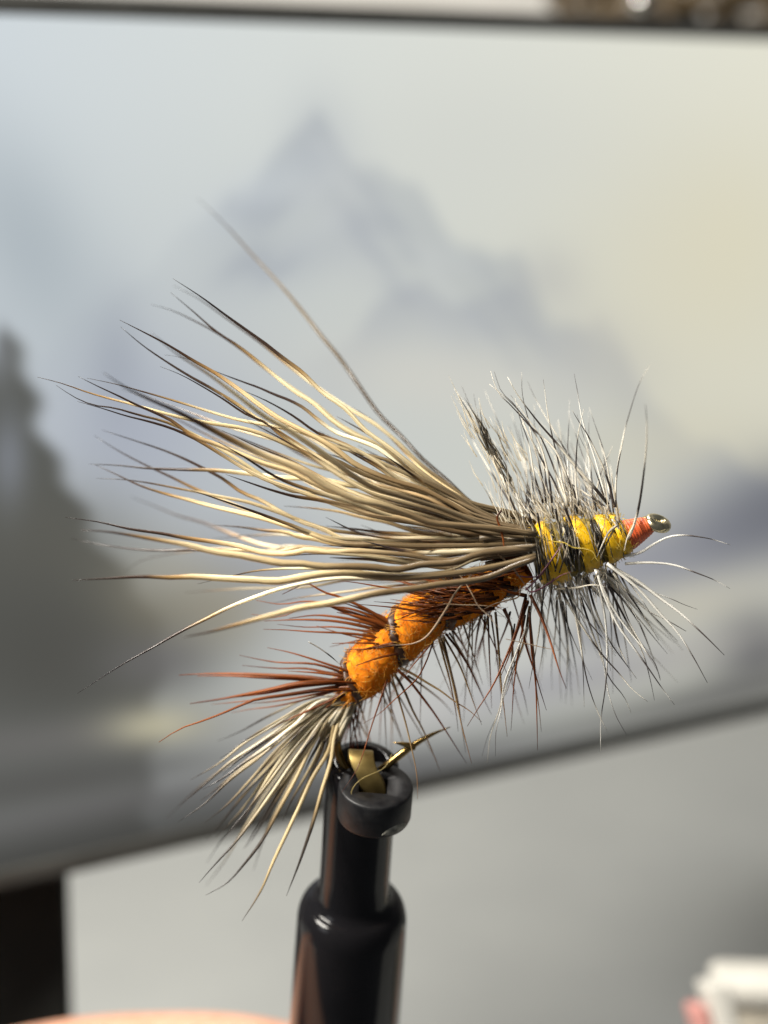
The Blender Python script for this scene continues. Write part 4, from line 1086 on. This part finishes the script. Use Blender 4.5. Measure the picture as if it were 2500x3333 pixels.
# ---- stray threads and hairs
def stray(txt, w, dep, mat, name):
    fibre(name, trace(txt), dep, w, M[mat], fly, n=30, sides=5, prof='hair')
stray("F 540,1600 620,1520 690,1430 740,1360 800,1270", 7, (-.26, -.27), 'purple', 'loose_thread')
stray("F 540,1580 570,1610 640,1590 720,1540 790,1495 850,1475", 6, (-.26, -.28), 'purple', 'loose_thread')
stray("F 480,1500 560,1510 640,1500 680,1470", 5, (-.26, -.28), 'purple', 'loose_thread')
stray("F 550,1215 640,1245 740,1272 800,1278 860,1310 940,1320 1000,1345 1020,1390 1045,1410", 4.5, (-.25, -.27), 'ythread', 'loose_thread')
stray("E 1110,150 1060,200 1000,270 950,360 900,440 860,500 820,550 770,590 720,610 640,620 550,620", 8, (-.25, -.2), 'strand', 'stray_hair')
stray("E 970,90 1030,150 1080,220 1120,290 1150,350 1230,430 1300,520", 4, (-.4, -.45), 'strand', 'stray_hair')
stray("E 920,343 1050,350 1150,352 1260,362", 4, (-.3, -.3), 'strand', 'stray_hair')
stray("E 1440,220 1430,290 1350,320 1260,345 1190,380", 5, (-.2, -.2), 'strand', 'stray_hair')
stray("E 10,600 80,640 150,690 230,760", 5, (.0, .1), 'white_barb', 'stray_hair')
stray("E 1340,580 1450,605 1560,630 1700,660", 3, (-.3, -.3), 'strand', 'stray_hair')
stray("F 380,1060 350,1100 370,1180 390,1260 395,1340", 8, (-.3, -.3), 'brown', 'stray_hair')
stray("E 1290,10 1380,90 1440,170 1480,230", 7, (-.33, -.28), 'strand', 'stray_hair')
stray("K 985,320 960,380 925,420 850,455 780,490 730,540 712,585 740,622 800,650 880,697", 2.8, (.30, .26), 'oliveth', 'loose_thread')
mb = MB()
for i in range(60):                                   # wisps of loose dubbing below the body
    x0 = random.uniform(1180, 1620); y0 = np.interp(x0, [1180, 1300, 1450, 1620], [2230, 2120, 2030, 1960]) + random.uniform(-10, 20)
    a = math.radians(random.uniform(-140, -30)); L = random.uniform(25, 80); k = random.uniform(-25, 25); d0 = DB(x0) + random.uniform(-.15, .1)
    tube(mb, [P(x0, y0, d0), P(x0 + math.cos(a) * L * .5 + k, y0 - math.sin(a) * L * .5, d0), P(x0 + math.cos(a) * L, y0 - math.sin(a) * L + k * .4, d0 + .02)], [.0022, .002, .001], 3, cap=False)
tag(mb.build('loose_wisps', M['oliveth'], abdomen), kind='stuff')

# ------------------------------------------------------------------ the hand that holds the clip, below and behind
hand_me = bpy.data.meshes.new('person')
HJ, HE, HR = [], [], []
def joint(x, y, z, r, prev=None):
    HJ.append(C3(x, y, z)); HR.append(r)
    if prev is not None: HE.append((prev, len(HJ) - 1))
    return len(HJ) - 1
w0 = joint(-9.6, -9.0, 17.6, 1.9)
pm = joint(-6.9, -8.2, 17.6, 1.75, w0)
k_idx = joint(-4.7, -6.6, 17.4, .98, pm)
k_mid = joint(-4.9, -8.0, 17.9, 1.0, pm)
k_rng = joint(-5.3, -9.3, 17.8, .95, pm)
f1 = joint(-3.0, -5.86, 16.6, .84, k_idx); f2 = joint(-1.35, -5.62, 16.0, .80, f1); f3 = joint(-.35, -5.75, 15.75, .70, f2); f4 = joint(.45, -5.95, 15.5, .52, f3)
g1 = joint(-2.6, -7.5, 17.4, .86, k_mid); g2 = joint(-.9, -7.3, 16.7, .78, g1); g3 = joint(.2, -7.4, 16.1, .68, g2); g4 = joint(.75, -7.5, 15.6, .52, g3)
e1 = joint(-3.0, -9.0, 17.4, .80, k_rng); e2 = joint(-1.5, -8.9, 16.9, .74, e1); e3 = joint(-.3, -8.9, 16.2, .66, e2); e4 = joint(.3, -8.9, 15.8, .5, e3)
l0 = joint(-5.9, -10.2, 17.3, .85, pm); l1 = joint(-4.0, -10.2, 17.0, .66, l0); l2 = joint(-2.8, -10.1, 16.6, .6, l1); l3 = joint(-1.9, -10.0, 16.1, .45, l2)
t0 = joint(-5.8, -7.9, 15.6, 1.15, pm); t1_ = joint(-3.8, -7.3, 14.4, .92, t0); t2_ = joint(-2.0, -7.05, 13.75, .82, t1_); t3_ = joint(-.75, -6.95, 13.6, .60, t2_)
fa = joint(-17, -11.5, 17.0, 2.5, w0); fb = joint(-24, -13.0, 16.5, 3.0, fa)
hc = HJ[pm]
hand_me.from_pydata([tuple(p - hc) for p in HJ], HE, [])
hand = bpy.data.objects.new('person', hand_me); COL.objects.link(hand); hand.location = hc; ORIGIN[hand] = hc.copy()
sk = hand.modifiers.new('skin', 'SKIN'); sk.use_smooth_shade = True
for i, sv in enumerate(hand_me.skin_vertices[0].data):
    sv.radius = (HR[i], HR[i]); sv.use_root = (i == pm)
sb = hand.modifiers.new('sub', 'SUBSURF'); sb.levels = 2; sb.render_levels = 2
hand_me.materials.append(M['skin'])
tag(hand, 'bare hand holding the black clip, one finger just showing along the lower edge', 'person')
# thumb nail
mb = MB(); tn = HJ[t3_]; dirn = (HJ[t3_] - HJ[t2_]).normalized(); outn = (-FWD - dirn * (-FWD).dot(dirn)).normalized(); sid = dirn.cross(outn)
verts, faces = [], []
for i in range(7):
    for j in range(7):
        s, t = j / 6 * 2 - 1, i / 6
        ww = .36 * (1 - .25 * (2 * t - 1) ** 4)
        verts.append(tn + dirn * (t * .8 - .45) + sid * s * ww + outn * (.62 - .14 * s * s - .05 * t))
for i in range(6):
    for j in range(6): faces.append([i * 7 + j, i * 7 + j + 1, (i + 1) * 7 + j + 1, (i + 1) * 7 + j])
mb.add(verts, faces); mb.build('nail', M['nail'], hand)
